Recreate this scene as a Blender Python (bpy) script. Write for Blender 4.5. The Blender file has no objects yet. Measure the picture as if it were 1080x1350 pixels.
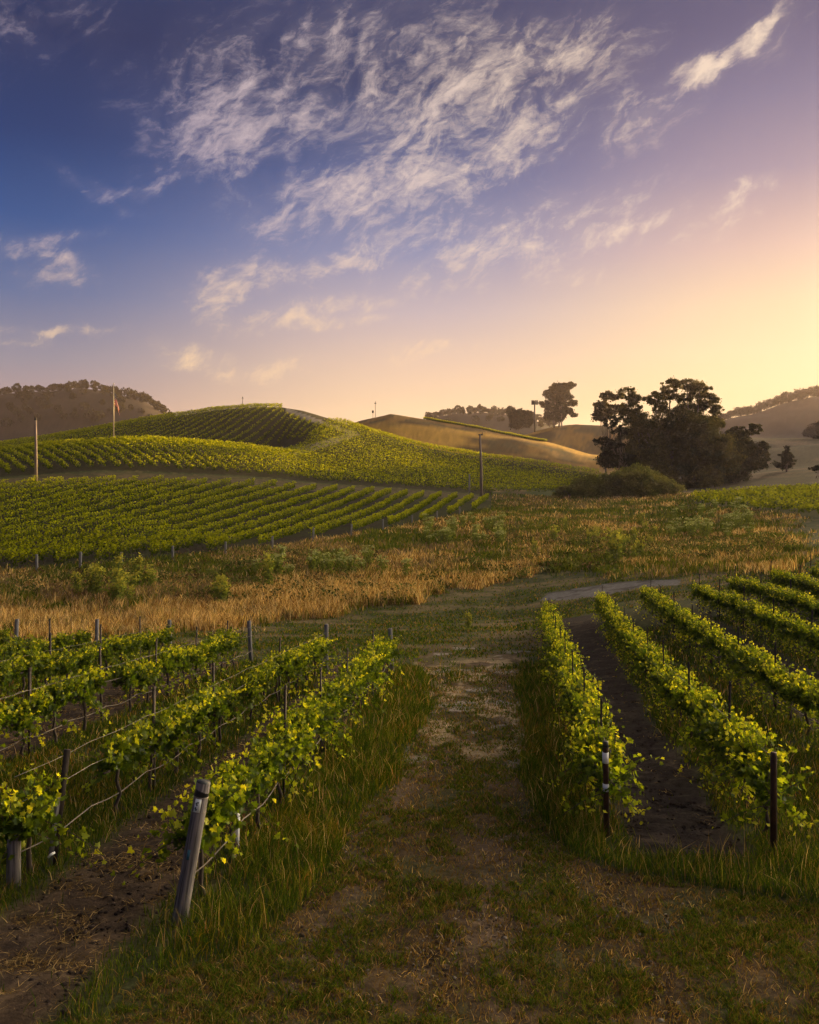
import bpy, math, random
import numpy as np
from mathutils import Vector
R_ = math.radians
SC = bpy.context.scene
COL = SC.collection
rng = np.random.default_rng(7)
random.seed(7)

# ------------------------------------------------------------------ camera
FOC, CX, HY = 1169.0, 540.0, 600.0          # focal length, image centre column and eye-level row on the 1080 x 1350 picture
cam_data = bpy.data.cameras.new("camera")
cam = bpy.data.objects.new("camera", cam_data); COL.objects.link(cam)
cam.location = (0, 0, 0); cam.rotation_euler = (R_(90), 0, 0)
cam_data.sensor_width = 36; cam_data.lens = 36 * FOC / 1350
cam_data.shift_y = -(675 - HY) / 1350
cam_data.clip_start = 0.1; cam_data.clip_end = 8000
SC.camera = cam

# ------------------------------------------------------------------ light
SUN_AZ, SUN_EL = 42.0, 4.2                  # degrees to the right of the view, degrees above eye level
SUN_STRENGTH, SKY_STRENGTH = 4.6, 0.1
sd = bpy.data.lights.new("sun", 'SUN'); sd.energy = SUN_STRENGTH; sd.angle = R_(0.5); sd.color = (1.0, 0.62, 0.2)
so = bpy.data.objects.new("sun", sd); COL.objects.link(so)
sdir = Vector((math.sin(R_(SUN_AZ)) * math.cos(R_(SUN_EL)), math.cos(R_(SUN_AZ)) * math.cos(R_(SUN_EL)), math.sin(R_(SUN_EL))))
so.rotation_euler = sdir.to_track_quat('Z', 'Y').to_euler()
SC.view_settings.view_transform = 'Standard'; SC.view_settings.look = 'None'
EXPO = 1.72                                  # the picture is exposed for the shaded valley
SC.view_settings.exposure = EXPO; SC.view_settings.gamma = 1.0
SC.cycles.max_bounces = 6; SC.cycles.diffuse_bounces = 3; SC.cycles.transmission_bounces = 4
SC.cycles.volume_bounces = 1; SC.cycles.transparent_max_bounces = 8
try: SC.cycles.use_denoising = True
except Exception: pass

SIDE_FILL = 6.6  # strength of the side fill glow added to the sky out of frame
SKY_FILL = 0.46                                  # radiance of fill light added to the unseen sky overhead
RIM_FILL = 70.0                              # fill glow added to the unseen sky, centred above the sun
def lin(c):
    return [((v / 255) / 12.92 if v / 255 <= .04045 else ((v / 255 + .055) / 1.055) ** 2.4) for v in c]

# ------------------------------------------------------------------ sky
W = bpy.data.worlds.new("World"); SC.world = W; W.use_nodes = True
nt = W.node_tree; N = nt.nodes; LK = nt.links; N.clear()
def M(op, a, b=None, c=None, clamp=False):
    n = N.new('ShaderNodeMath'); n.operation = op; n.use_clamp = clamp
    for i, v in enumerate((a, b, c)):
        if v is None: continue
        if isinstance(v, (int, float)): n.inputs[i].default_value = v
        else: LK.new(v, n.inputs[i])
    return n.outputs[0]
def smooth(v, a, b):
    n = N.new('ShaderNodeMapRange'); n.interpolation_type = 'SMOOTHSTEP'
    LK.new(v, n.inputs[0]); n.inputs[1].default_value = a; n.inputs[2].default_value = b
    return n.outputs[0]
def mixc(f, a, b, blend='MIX'):
    n = N.new('ShaderNodeMix'); n.data_type = 'RGBA'; n.blend_type = blend; n.clamp_factor = True
    for s, v in ((0, f), (6, a), (7, b)):
        if isinstance(v, (int, float)): n.inputs[s].default_value = v
        elif isinstance(v, (tuple, list)): n.inputs[s].default_value = (*v[:3], 1)
        else: LK.new(v, n.inputs[s])
    return n.outputs[2]
tc = N.new('ShaderNodeTexCoord'); sx = N.new('ShaderNodeSeparateXYZ'); LK.new(tc.outputs['Generated'], sx.inputs[0])
dx, dy, dz = sx.outputs
hor = M('SQRT', M('ADD', M('MULTIPLY', dx, dx), M('MULTIPLY', dy, dy)))
T = M('DIVIDE', dz, M('MAXIMUM', hor, 0.02))          # tangent of the height above eye level
AZ = M('ARCTAN2', dx, dy)                             # bearing from the view's middle
def ramp(fac, stops):
    n = N.new('ShaderNodeValToRGB'); LK.new(fac, n.inputs[0]); e = n.color_ramp.elements
    while len(e) < len(stops): e.new(0.5)
    for el, (p, c) in zip(e, stops): el.position = p; el.color = (*lin(c), 1)
    return n.outputs[0]
T2 = M('MULTIPLY', T, 1.0, clamp=True)
away = ramp(T2, [(0, (172, 140, 130)), (.05, (168, 145, 145)), (.10, (142, 138, 154)), (.17, (94, 112, 154)), (.25, (38, 82, 142)), (.34, (14, 56, 112)), (.45, (20, 44, 90)), (.60, (30, 52, 96)), (1, (50, 66, 108))])
mid = ramp(T2, [(0, (240, 200, 152)), (.05, (238, 204, 164)), (.10, (224, 194, 172)), (.16, (192, 176, 182)), (.23, (134, 140, 176)), (.32, (74, 94, 144)), (.42, (42, 60, 104)), (.55, (58, 66, 104)), (1, (50, 66, 108))])
tow = ramp(T2, [(0, (254, 206, 138)), (.06, (250, 212, 154)), (.11, (248, 216, 170)), (.16, (244, 210, 172)), (.22, (222, 188, 175)), (.30, (165, 147, 165)), (.38, (128, 120, 150)), (.46, (98, 94, 128)), (.6, (76, 78, 112)), (1, (50, 66, 108))])
base = mixc(smooth(AZ, -.42, 0.03), away, mid)
base = mixc(smooth(AZ, 0.0, .43), base, tow)
glow_r = M('SQRT', M('ADD', M('POWER', M('MULTIPLY', M('SUBTRACT', AZ, .50), 1.0), 2.0), M('POWER', M('MULTIPLY', M('SUBTRACT', T, .05), 1.7), 2.0)))
glow = M('MULTIPLY', smooth(glow_r, .34, 0.0), .45)
base = mixc(glow, base, lin((255, 232, 192)))
# cirrus wisps
blobs = [  # px, py, rx, ry, tilt (deg, up to the right), weight
    (262, 165, 48, 42, 60, .9), (318, 150, 62, 50, 50, 1.0), (360, 170, 70, 24, 30, .85), (300, 85, 70, 40, 40, .62), (455, 65, 50, 30, 40, .9), (400, 55, 60, 30, 40, .55),
    (560, 95, 90, 34, 12, .8), (610, 130, 120, 46, 22, .9), (540, 160, 60, 34, 20, .9), (690, 165, 80, 34, 30, .85), (755, 78, 50, 24, 28, 1.0), (800, 52, 24, 8, 15, .8), (560, 20, 150, 22, 20, .4),
    (430, 265, 70, 30, 14, 1.05), (520, 245, 70, 34, 20, 1.0), (600, 230, 70, 30, 35, .75), (660, 225, 50, 20, 30, .6), (560, 300, 80, 20, 5, .75), (620, 330, 110, 32, 6, .7), (700, 290, 110, 30, 12, .5),
    (440, 350, 70, 12, 14, .85), (500, 325, 40, 12, 10, .8), (308, 385, 36, 20, 45, .95), (290, 392, 30, 14, 20, .8), (385, 428, 70, 9, 2, .9), (430, 408, 60, 11, 8, .7), (245, 470, 38, 11, -8, .85), (350, 490, 60, 8, 4, .6),
    (575, 466, 60, 9, 3, .75), (76, 335, 24, 11, -20, .62), (88, 362, 34, 11, -15, .5), (40, 315, 60, 9, 8, .6), (60, 434, 50, 5, -3, .6), (30, 445, 26, 4, 5, .55), (945, 72, 66, 9, 29, 1.3), (905, 90, 30, 12, 22, 1.4),
    (1000, 35, 40, 8, 35, .9), (970, 272, 34, 9, 24, .85), (815, 297, 55, 11, 8, .75), (850, 150, 46, 26, 28, .55), (960, 300, 40, 7, 18, .5), (230, 232, 60, 7, 22, .6), (125, 242, 40, 8, -25, .55),
    (20, 20, 70, 34, 60, .45), (90, 30, 90, 40, 40, .32), (190, 120, 110, 40, -30, .28), (330, 250, 60, 14, -25, .4), (730, 365, 80, 14, 4, .45), (1040, 20, 50, 20, 30, .45)]
cmb = N.new('ShaderNodeCombineXYZ'); LK.new(AZ, cmb.inputs[0]); LK.new(T, cmb.inputs[1])
wn = N.new('ShaderNodeTexNoise'); LK.new(cmb.outputs[0], wn.inputs['Vector']); wn.inputs['Scale'].default_value = 8; wn.inputs['Detail'].default_value = 7; wn.inputs['Roughness'].default_value = .6
wv = N.new('ShaderNodeVectorMath'); wv.operation = 'MULTIPLY_ADD'; LK.new(wn.outputs['Color'], wv.inputs[0]); wv.inputs[1].default_value = (.12, .085, 0); LK.new(cmb.outputs[0], wv.inputs[2])
wsub = N.new('ShaderNodeVectorMath'); wsub.operation = 'SUBTRACT'; LK.new(wv.outputs[0], wsub.inputs[0]); wsub.inputs[1].default_value = (.06, .0425, 0)
wsmall = N.new('ShaderNodeMix'); wsmall.data_type = 'VECTOR'; wsmall.inputs[0].default_value = .45; LK.new(cmb.outputs[0], wsmall.inputs[4]); LK.new(wsub.outputs[0], wsmall.inputs[5])
sw = N.new('ShaderNodeSeparateXYZ'); LK.new(wsub.outputs[0], sw.inputs[0]); WA, WT = sw.outputs[0], sw.outputs[1]
mask = None
for px, py, rx, ry, tilt, wgt in blobs:
    a0 = math.atan((px - CX) / FOC); t0 = (HY - py) / math.hypot(FOC, px - CX)
    c, s = math.cos(R_(tilt)), math.sin(R_(tilt)); rx *= 1.45 / FOC; ry *= 1.5 / FOC
    da = M('SUBTRACT', WA, a0); dt = M('SUBTRACT', WT, t0)
    p = M('MULTIPLY_ADD', da, c / rx, M('MULTIPLY', dt, s / rx)); q = M('MULTIPLY_ADD', da, -s / ry, M('MULTIPLY', dt, c / ry))
    g = M('MULTIPLY', M('EXPONENT', M('MULTIPLY', M('MULTIPLY_ADD', p, p, M('MULTIPLY', q, q)), -.8)), wgt)
    mask = g if mask is None else M('MAXIMUM', mask, g)
def streak(scale, tilt, stretch, detail, rough, dist):
    mp = N.new('ShaderNodeMapping'); mp.vector_type = 'TEXTURE'; LK.new(wsmall.outputs[1], mp.inputs[0])
    mp.inputs['Rotation'].default_value = (0, 0, R_(tilt)); mp.inputs['Scale'].default_value = (stretch, 1, 1)
    n = N.new('ShaderNodeTexNoise'); LK.new(mp.outputs[0], n.inputs['Vector'])
    n.inputs['Scale'].default_value = scale; n.inputs['Detail'].default_value = detail; n.inputs['Roughness'].default_value = rough; n.inputs['Distortion'].default_value = dist
    return n.outputs['Fac']
n1 = streak(24, 48, 1.7, 9, .62, 1.1); n2 = streak(60, 35, 2.6, 8, .66, .8); n3 = streak(120, 5, 2.6, 6, .62, .4)
nn = M('ADD', M('MULTIPLY', n1, .48), M('ADD', M('MULTIPLY', n2, .34), M('MULTIPLY', n3, .18)))
nc = M('MULTIPLY_ADD', M('SUBTRACT', nn, .5), 2.6, .5)
raw = M('ADD', nc, M('MULTIPLY_ADD', mask, .50, -.25))
cl = smooth(raw, .33, 1.08)
cl = M('MULTIPLY', cl, smooth(mask, .02, .55))
cl = M('MULTIPLY', cl, .86)
cl = M('MAXIMUM', cl, M('MULTIPLY', M('MULTIPLY', smooth(mask, .05, 1.0), smooth(n1, .25, .75)), .27))
ccol = mixc(smooth(AZ, -.4, .35), lin((196, 178, 190)), lin((252, 226, 200)))
ccol = mixc(smooth(T, .3, .08), ccol, lin((250, 214, 170)))
base = mixc(cl, base, ccol)
# fill light added to the sky overhead and behind the viewer, out of frame
sky_fill = N.new('ShaderNodeVectorMath'); sky_fill.operation = 'SCALE'; sky_fill.inputs[0].default_value = (1.0, .95, .88); hx = M('DIVIDE', M('ADD', M('MULTIPLY', dx, math.sin(R_(SUN_AZ))), M('MULTIPLY', dy, math.cos(R_(SUN_AZ)))), M('MAXIMUM', hor, .02))
sunside = M('POWER', M('MAXIMUM', hx, 0.0), 1.5)                       # how far a bearing lies on the sun's side
LK.new(M('MULTIPLY', M('MULTIPLY_ADD', sunside, 1.7, .30), SKY_FILL), sky_fill.inputs['Scale'])
base = mixc(smooth(T, .58, 1.25), base, sky_fill.outputs[0])
side_fill = N.new('ShaderNodeVectorMath'); side_fill.operation = 'SCALE'; side_fill.inputs[0].default_value = (1.0, .86, .58)   # fill glow added to the unseen sky beyond the right edge
LK.new(M('MULTIPLY', M('MULTIPLY', M('MULTIPLY', smooth(AZ, .50, .90), smooth(AZ, 2.0, 1.1)), M('MULTIPLY', smooth(T, 1.5, .3), smooth(T, -.02, .06))), SIDE_FILL), side_fill.inputs['Scale'])
badd = N.new('ShaderNodeVectorMath'); badd.operation = 'ADD'; LK.new(base, badd.inputs[0]); LK.new(side_fill.outputs[0], badd.inputs[1]); base = badd.outputs[0]
sdv = N.new('ShaderNodeVectorMath'); sdv.operation = 'DOT_PRODUCT'; LK.new(tc.outputs['Generated'], sdv.inputs[0]); sdv.inputs[1].default_value = (math.sin(R_(SUN_AZ)) * math.cos(R_(9.5)), math.cos(R_(SUN_AZ)) * math.cos(R_(9.5)), math.sin(R_(9.5)))
ang2 = M('MULTIPLY', M('SUBTRACT', 1.0, sdv.outputs['Value']), 2.0)                  # squared angle from the added glow's centre, above the sun
rim_fill = N.new('ShaderNodeVectorMath'); rim_fill.operation = 'SCALE'; rim_fill.inputs[0].default_value = (1.0, .70, .32); LK.new(M('MULTIPLY', M('EXPONENT', M('MULTIPLY', ang2, -.5 / math.radians(4.6) ** 2)), RIM_FILL), rim_fill.inputs['Scale'])
addv = N.new('ShaderNodeVectorMath'); addv.operation = 'ADD'; LK.new(base, addv.inputs[0]); LK.new(rim_fill.outputs[0], addv.inputs[1]); base = addv.outputs[0]
nish = N.new('ShaderNodeTexSky'); nish.sky_type = 'NISHITA'; nish.sun_disc = False
nish.sun_elevation = R_(SUN_EL); nish.sun_rotation = R_(SUN_AZ); nish.altitude = 50; nish.dust_density = 2.0
sc10 = N.new('ShaderNodeVectorMath'); sc10.operation = 'SCALE'; LK.new(base, sc10.inputs[0]); sc10.inputs['Scale'].default_value = 1.0 / SKY_STRENGTH / 2 ** EXPO
final = mixc(.01, sc10.outputs[0], nish.outputs[0])
bg = N.new('ShaderNodeBackground'); LK.new(final, bg.inputs[0]); bg.inputs[1].default_value = SKY_STRENGTH
ow = N.new('ShaderNodeOutputWorld'); LK.new(bg.outputs[0], ow.inputs[0])

# ------------------------------------------------------------------ numeric helpers
def sst(v, a, b):
    t = np.clip((v - a) / (b - a), 0, 1); return t * t * (3 - 2 * t)
TAB = np.random.default_rng(3).random((256, 256))
def vn(x, y):
    xi = np.floor(x).astype(int); yi = np.floor(y).astype(int); fx = x - xi; fy = y - yi
    fx = fx * fx * (3 - 2 * fx); fy = fy * fy * (3 - 2 * fy)
    a = TAB[xi & 255, yi & 255]; b = TAB[(xi + 1) & 255, yi & 255]; c = TAB[xi & 255, (yi + 1) & 255]; d = TAB[(xi + 1) & 255, (yi + 1) & 255]
    return (a * (1 - fx) + b * fx) * (1 - fy) + (c * (1 - fx) + d * fx) * fy
def fbm(x, y, s=1.0, o=4, off=0.0):
    t = 0; amp = .5; tot = 0
    for k in range(o):
        t = t + amp * vn(x * s + off + 17.3 * k, y * s + off * 1.7 + 9.1 * k); tot += amp; amp *= .55; s *= 2.03
    return t / tot

# ------------------------------------------------------------------ terrain
def zfg(X, Y):
    pl = -(4.45 + .116 * Y); k = .5
    z = -11.5 + k * np.log1p(np.exp(np.clip((pl + 11.5) / k, -40, 40)))
    return z + .16 * np.maximum(0, X - 6.5) * sst(Y, 15, 54)
def line(pairs):
    p = np.array(pairs, float); return p[:, 0], p[:, 1]
def I(px, tab): return np.interp(px, *line(tab))
# feature lines of the land: distance and picture row by column
def zpy(py, Y): return (HY - py) / FOC * Y
B_Y = [(-300, 78), (0, 85), (160, 90), (300, 103), (360, 110), (460, 127), (543, 144), (640, 172), (780, 150), (950, 120), (1080, 110), (1400, 105)]
B_P = [(-300, 766), (0, 757), (160, 746), (300, 729), (360, 722), (460, 706), (543, 693), (640, 672), (780, 688), (900, 702), (950, 704), (1080, 698), (1400, 660)]
C_Y = [(-300, 140), (0, 150), (130, 158), (300, 170), (450, 185), (600, 198), (640, 201), (700, 205), (780, 215), (850, 215), (920, 200), (1080, 200), (1400, 200)]
C_P = [(-300, 646), (0, 643), (130, 636), (300, 640), (450, 648), (600, 657), (640, 660), (780, 655), (850, 655), (920, 654), (1080, 643), (1400, 625)]
D_Y = [(-300, 205), (0, 208), (150, 213), (250, 225), (300, 229), (350, 234), (400, 238), (500, 243), (640, 240), (780, 240), (950, 245), (1400, 245)]
D_P = [(-300, 601), (0, 597), (75, 590), (150, 585), (200, 583), (250, 585), (300, 590), (350, 596), (400, 602), (450, 608), (500, 613), (560, 622), (640, 634), (700, 640), (780, 648), (850, 650), (950, 644), (1080, 632), (1400, 615)]
F_Y = [(-300, 345), (240, 345), (370, 338), (400, 332), (450, 318), (500, 306), (560, 296), (640, 286), (780, 276), (950, 300), (1400, 300)]
F_P = [(-300, 600), (0, 587), (48, 580), (111, 570), (185, 556), (240, 548), (278, 542), (318, 538), (340, 537), (370, 537), (400, 542), (450, 557), (500, 573), (560, 590), (640, 603), (700, 611), (780, 624), (850, 638), (950, 630), (1080, 616), (1400, 600)]
G_P = [(-300, 605), (420, 600), (450, 560), (475, 552), (515, 544), (550, 550), (600, 560), (660, 571), (720, 582), (780, 597), (850, 603), (950, 596), (1080, 588), (1400, 580)]
H_P = [(-300, 605), (640, 585), (690, 573), (730, 561), (760, 558), (800, 561), (850, 567), (900, 574), (950, 577), (1080, 577), (1400, 570)]
K_P = [(-300, 565), (-100, 533), (0, 521), (60, 517), (110, 514), (150, 519), (190, 531), (220, 549), (260, 577), (300, 592), (500, 590), (550, 563), (567, 552), (600, 545), (640, 544), (680, 549), (720, 557), (780, 571), (850, 577), (930, 563), (960, 553), (1000, 545), (1040, 532), (1080, 525), (1130, 535), (1180, 545), (1285, 542), (1370, 500), (1420, 492), (1500, 488), (1700, 485), (2200, 500)]  # past the right edge, ridge heights are invented to keep sun off the valley
def zfun(X, Y):
    X = np.asarray(X, float); Y = np.asarray(Y, float); X, Y = np.broadcast_arrays(X, Y)
    shp = X.shape; X = X.ravel(); Y = Y.ravel()
    z = zfg(X, Y)
    far = Y > 60
    if far.any():
        x = X[far]; y = Y[far]; u = x / y; px = CX + FOC * u
        ks = [(np.full_like(y, 60.0), zfg(u * 60, np.full_like(y, 60.0)))]
        by = I(px, B_Y); ks.append((by, zpy(I(px, B_P), by)))
        cy = I(px, C_Y); ks.append((cy, zpy(I(px, C_P), cy)))
        d_y = I(px, D_Y); d_z = zpy(I(px, D_P), d_y); ks.append((d_y, d_z))
        fy = I(px, F_Y); fz = zpy(I(px, F_P), fy)
        dip = np.where(px < 440, sst(px, 440, 340), 0)
        ks.append((d_y + 26, dip * (d_z - 2.2) + (1 - dip) * (d_z * .6 + fz * .4)))
        ks.append((fy, fz))
        hl = sst(px, 850, 760)
        ks.append((fy + 55, fz - 6 * hl))
        gy = np.full_like(y, 430.0); gz = zpy(I(px, G_P), gy); ks.append((gy, gz))
        hy = np.full_like(y, 580.0); hz = zpy(I(px, H_P), hy)
        ks.append((np.full_like(y, 500.0), np.minimum(gz, hz) - 5 * sst(px, 900, 820)))
        ks.append((hy, hz)); ks.append((np.full_like(y, 720.0), np.minimum(hz * .4, 4.0)))
        ky = np.full_like(y, 960.0); ks.append((ky, zpy(I(px, K_P), ky)))
        ks.append((np.full_like(y, 1700.0), np.full_like(y, -30.0)))
        KX = np.stack([k[0] for k in ks], 1); KZ = np.stack([k[1] for k in ks], 1)
        h = np.diff(KX, axis=1); dlt = np.diff(KZ, axis=1) / h
        m = np.zeros_like(KZ); pr = dlt[:, 1:] * dlt[:, :-1]
        w1 = 2 * h[:, 1:] + h[:, :-1]; w2 = h[:, 1:] + 2 * h[:, :-1]
        with np.errstate(divide='ignore', invalid='ignore'):
            hm = (w1 + w2) / (w1 / dlt[:, :-1] + w2 / dlt[:, 1:])
        m[:, 1:-1] = np.where(pr > 0, hm, 0); m[:, 0] = 0; m[:, -1] = dlt[:, -1]
        i = np.clip((KX <= y[:, None]).sum(1) - 1, 0, KX.shape[1] - 2); r = np.arange(len(y))
        hh = h[r, i]; t = np.clip((y - KX[r, i]) / hh, 0, 1)
        zz = (2 * t**3 - 3 * t**2 + 1) * KZ[r, i] + (t**3 - 2 * t**2 + t) * hh * m[r, i] + (-2 * t**3 + 3 * t**2) * KZ[r, i + 1] + (t**3 - t**2) * hh * m[r, i + 1]
        amp = .25 * sst(y, 60, 90) + 3.0 * sst(y, 345, 420) + 3 * sst(y, 640, 900)
        wl = np.where(y > 345, 1 / 38., 1 / 14.)
        zz = zz + amp * (fbm(x * wl, y * wl, 1, 3, 5.0) - .5) * sst(y, 60, 80)
        z = z.copy(); z[far] = zz
    z = z + .06 * (fbm(X, Y, .5, 3, 2.0) - .5) * sst(Y, 80, 40)
    return z.reshape(shp)
def proj(X, Y, Z):
    Ys = np.maximum(Y, .5); return CX + FOC * X / Ys, HY - FOC * Z / Ys
def at(px, py, lo=5, hi=1600):
    Ys = np.geomspace(lo, hi, 6000); X = (px - CX) / FOC * Ys; zr = (HY - py) / FOC * Ys
    d = zr - zfun(X, Ys); k = int(np.argmax(d <= 0)) if (d <= 0).any() else len(Ys) - 1
    return float(X[k]), float(Ys[k]), float(zfun(X[k:k+1], Ys[k:k+1])[0])

# rows of the two near blocks: (near end, far end) as points on the ground
ROWS_L = [((248, 1205), (517, 885)), ((16, 1172), (430, 883)), ((-40, 1030), (331, 872)), ((-60, 960), (225, 868)), ((-70, 915), (127, 872)), ((-70, 893), (20, 874))]
ROWS_R = [((803, 1098), (722, 826)), ((1022, 1112), (792, 811)), ((1170, 1040), (850, 803)), ((1200, 935), (912, 797)), ((1210, 885), (965, 790)), ((1210, 848), (1015, 783)), ((1210, 815), (1066, 774))]
def solve(rows): return [(np.array(at(*a)), np.array(at(*b))) for a, b in rows]
RL = solve(ROWS_L); RR = solve(ROWS_R)
def rowx(row, Y):
    (x0, y0, _), (x1, y1, _) = row; return x0 + (x1 - x0) * (Y - y0) / (y1 - y0)

def inpoly(px, py, poly):
    c = np.zeros(px.shape, bool); n = len(poly)
    for i in range(n):
        x1, y1 = poly[i]; x2, y2 = poly[(i + 1) % n]
        if y1 == y2: continue
        c ^= ((y1 > py) != (y2 > py)) & (px < (x2 - x1) * (py - y1) / (y2 - y1) + x1)
    return c
TR_L = [(840, 560), (870, 548), (885, 566), (900, 578), (930, 572), (960, 560), (1000, 522), (1060, 492), (1100, 470), (1150, 440), (1200, 395), (1250, 300), (1300, 120), (1350, -200), (2000, -3000)]
TR_R = [(840, 700), (870, 694), (900, 682), (950, 682), (1000, 690), (1060, 703), (1100, 722), (1130, 770), (1150, 840), (1180, 1000), (1210, 1200), (1350, 1500), (2000, 4000)]
ROAD = [(712, 792), (722, 781), (760, 775), (800, 769), (850, 765), (897, 765), (893, 771), (850, 775), (800, 784), (762, 790)]
TAN_TOP = [(-200, 800), (0, 800), (120, 803), (200, 800), (280, 790), (330, 770), (420, 765), (520, 760), (580, 765), (640, 752), (700, 745), (720, 740)]
TAN_BOT = [(-200, 842), (0, 840), (150, 838), (300, 832), (400, 815), (480, 802), (560, 790), (620, 775), (680, 762), (720, 745)]
def zones(X, Y, Z=None):
    """which kind of ground lies at (X, Y): soft masks"""
    if Z is None: Z = zfun(X, Y)
    px, py = proj(X, Y, Z)
    wob = (fbm(X, Y, .35, 3, 31.) - .5)
    z = {'px': px, 'py': py}
    pxw = px + wob * 60
    near = sst(Y, 62, 52)
    lx = [rowx(r, Y) for r in RL]; rx = [rowx(r, Y) for r in RR]
    lY0 = np.interp(X, [RL[i][0][0] for i in (3, 2, 1, 0)], [RL[i][0][1] for i in (3, 2, 1, 0)])
    inL = (X < lx[0] + .1) & (Y < 38 + 0 * X) & (Y > RL[0][0][1] - 2.5 - .35 * np.maximum(0, -2.8 - X))
    inR = (X > rx[0] - .1) & (Y < 55.5) & (Y > 13.2 + .2 * np.maximum(0, X - 5) * 0)
    z['L'] = inL; z['R'] = inR
    straw = np.zeros_like(X); green = np.zeros_like(X); soil = np.zeros_like(X)
    for i in range(6):
        hi = lx[i] - .40; lo = (lx[i + 1] + .42) if i < 5 else lx[i] - 3
        wv_ = wob * .8
        m = inL * sst(X, lo - .25 + wv_, lo + .25 + wv_) * sst(X, hi + .25 + wv_, hi - .25 + wv_)
        if i % 2 == 0: straw = np.maximum(straw, m)
        green = np.maximum(green, inL * (1.0 if i % 2 else (1 - m)) * (X < lx[i]) * (X > (lx[i + 1] if i < 5 else -99)))
    for i in range(7):
        lo = rx[i] + .35; hi = (rx[i + 1] - .5) if i < 6 else rx[i] + 3
        m = inR * sst(X, lo - .2 + wob * .5, lo + .2 + wob * .5) * sst(X, hi + .2 + wob * .5, hi - .2 + wob * .5)
        if i % 2 == 0: soil = np.maximum(soil, m * (1.0 if i == 0 else .75))
        seg = inR * (X > rx[i]) * (X < (rx[i + 1] if i < 6 else 99))
        green = np.maximum(green, seg * (1.0 if i % 2 else (1 - m)))
    z['straw'] = straw; z['soil'] = soil; z['rowgreen'] = green * (1 - straw) * (1 - soil)
    pl = np.interp(py, *line(TR_L)); pr_ = np.interp(py, *line(TR_R))
    wpx = wob * 3.0 * FOC / np.maximum(Y, 6) * .25
    tr = sst(px + wpx * 1.5, pl - 8, pl + 8) * sst(px + wpx, pr_ + 10, pr_ - 10) * (py > 838) * (~inL) * (~inR)
    z['track'] = tr * sst(py + (fbm(X, Y, .7, 4, 111.) - .5) * 90, 850, 885)
    z['verge'] = (Y < 40) * (1 - z['track']) * (~inL) * (~inR) * 1.0
    z['head'] = ((~inL) & (~inR)) * (Y >= 33) * (Y < 75) * (1 - z['track']) * 1.0
    top = np.interp(px, *line(TAN_TOP)); bot = np.interp(px, *line(TAN_BOT))
    z['tan'] = sst(py + wob * 46 + (fbm(X, Y, .9, 3, 210.) - .5) * 26, top - 6, top + 6) * sst(py + wob * 26 + (fbm(X, Y, 1.2, 3, 220.) - .5) * 16, bot + 3, bot - 4) * (px < 725) * (Y > 42)
    by = I(px, B_Y); cy = I(px, C_Y)
    z['mid'] = (px < 648) * sst(Y, by + .5, by + 2.0) * sst(Y, cy + 1, cy - 2) * 1.0
    z['croad'] = sst(px, 720, 600) * sst(Y, cy - 3, cy + 1) * sst(Y, cy + 13, cy + 8) * 1.0
    rf = (px > 915) * (py < 682 + (px - 1080) * .10) * (py > 645) * (Y > 118) * (Y < 215) * sst(py, 652 - (px - 920) * .06, 656 - (px - 920) * .06)
    z['rfield'] = rf * 1.0
    z['meadow'] = ((Y > 50) * sst(py + wob * 26, np.where(px < 725, bot + 4, 764), np.where(px < 725, bot - 2, 748)) * (Y < np.where(px < 648, by + 1, 235)) * (1 - z['tan']) * (1 - rf) * sst(px + wob * 120, 1062, 1010 - 0 * px))
    z['road'] = inpoly(px + wob * 10, py + wob * 3, ROAD) * (Y > 55) * (Y < 95) * 1.0
    z['hillvines'] = ((Y > cy + 13) & (Y < 350) & (px < 800 - (Y - 240) * .3)) * 1.0
    return z

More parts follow.
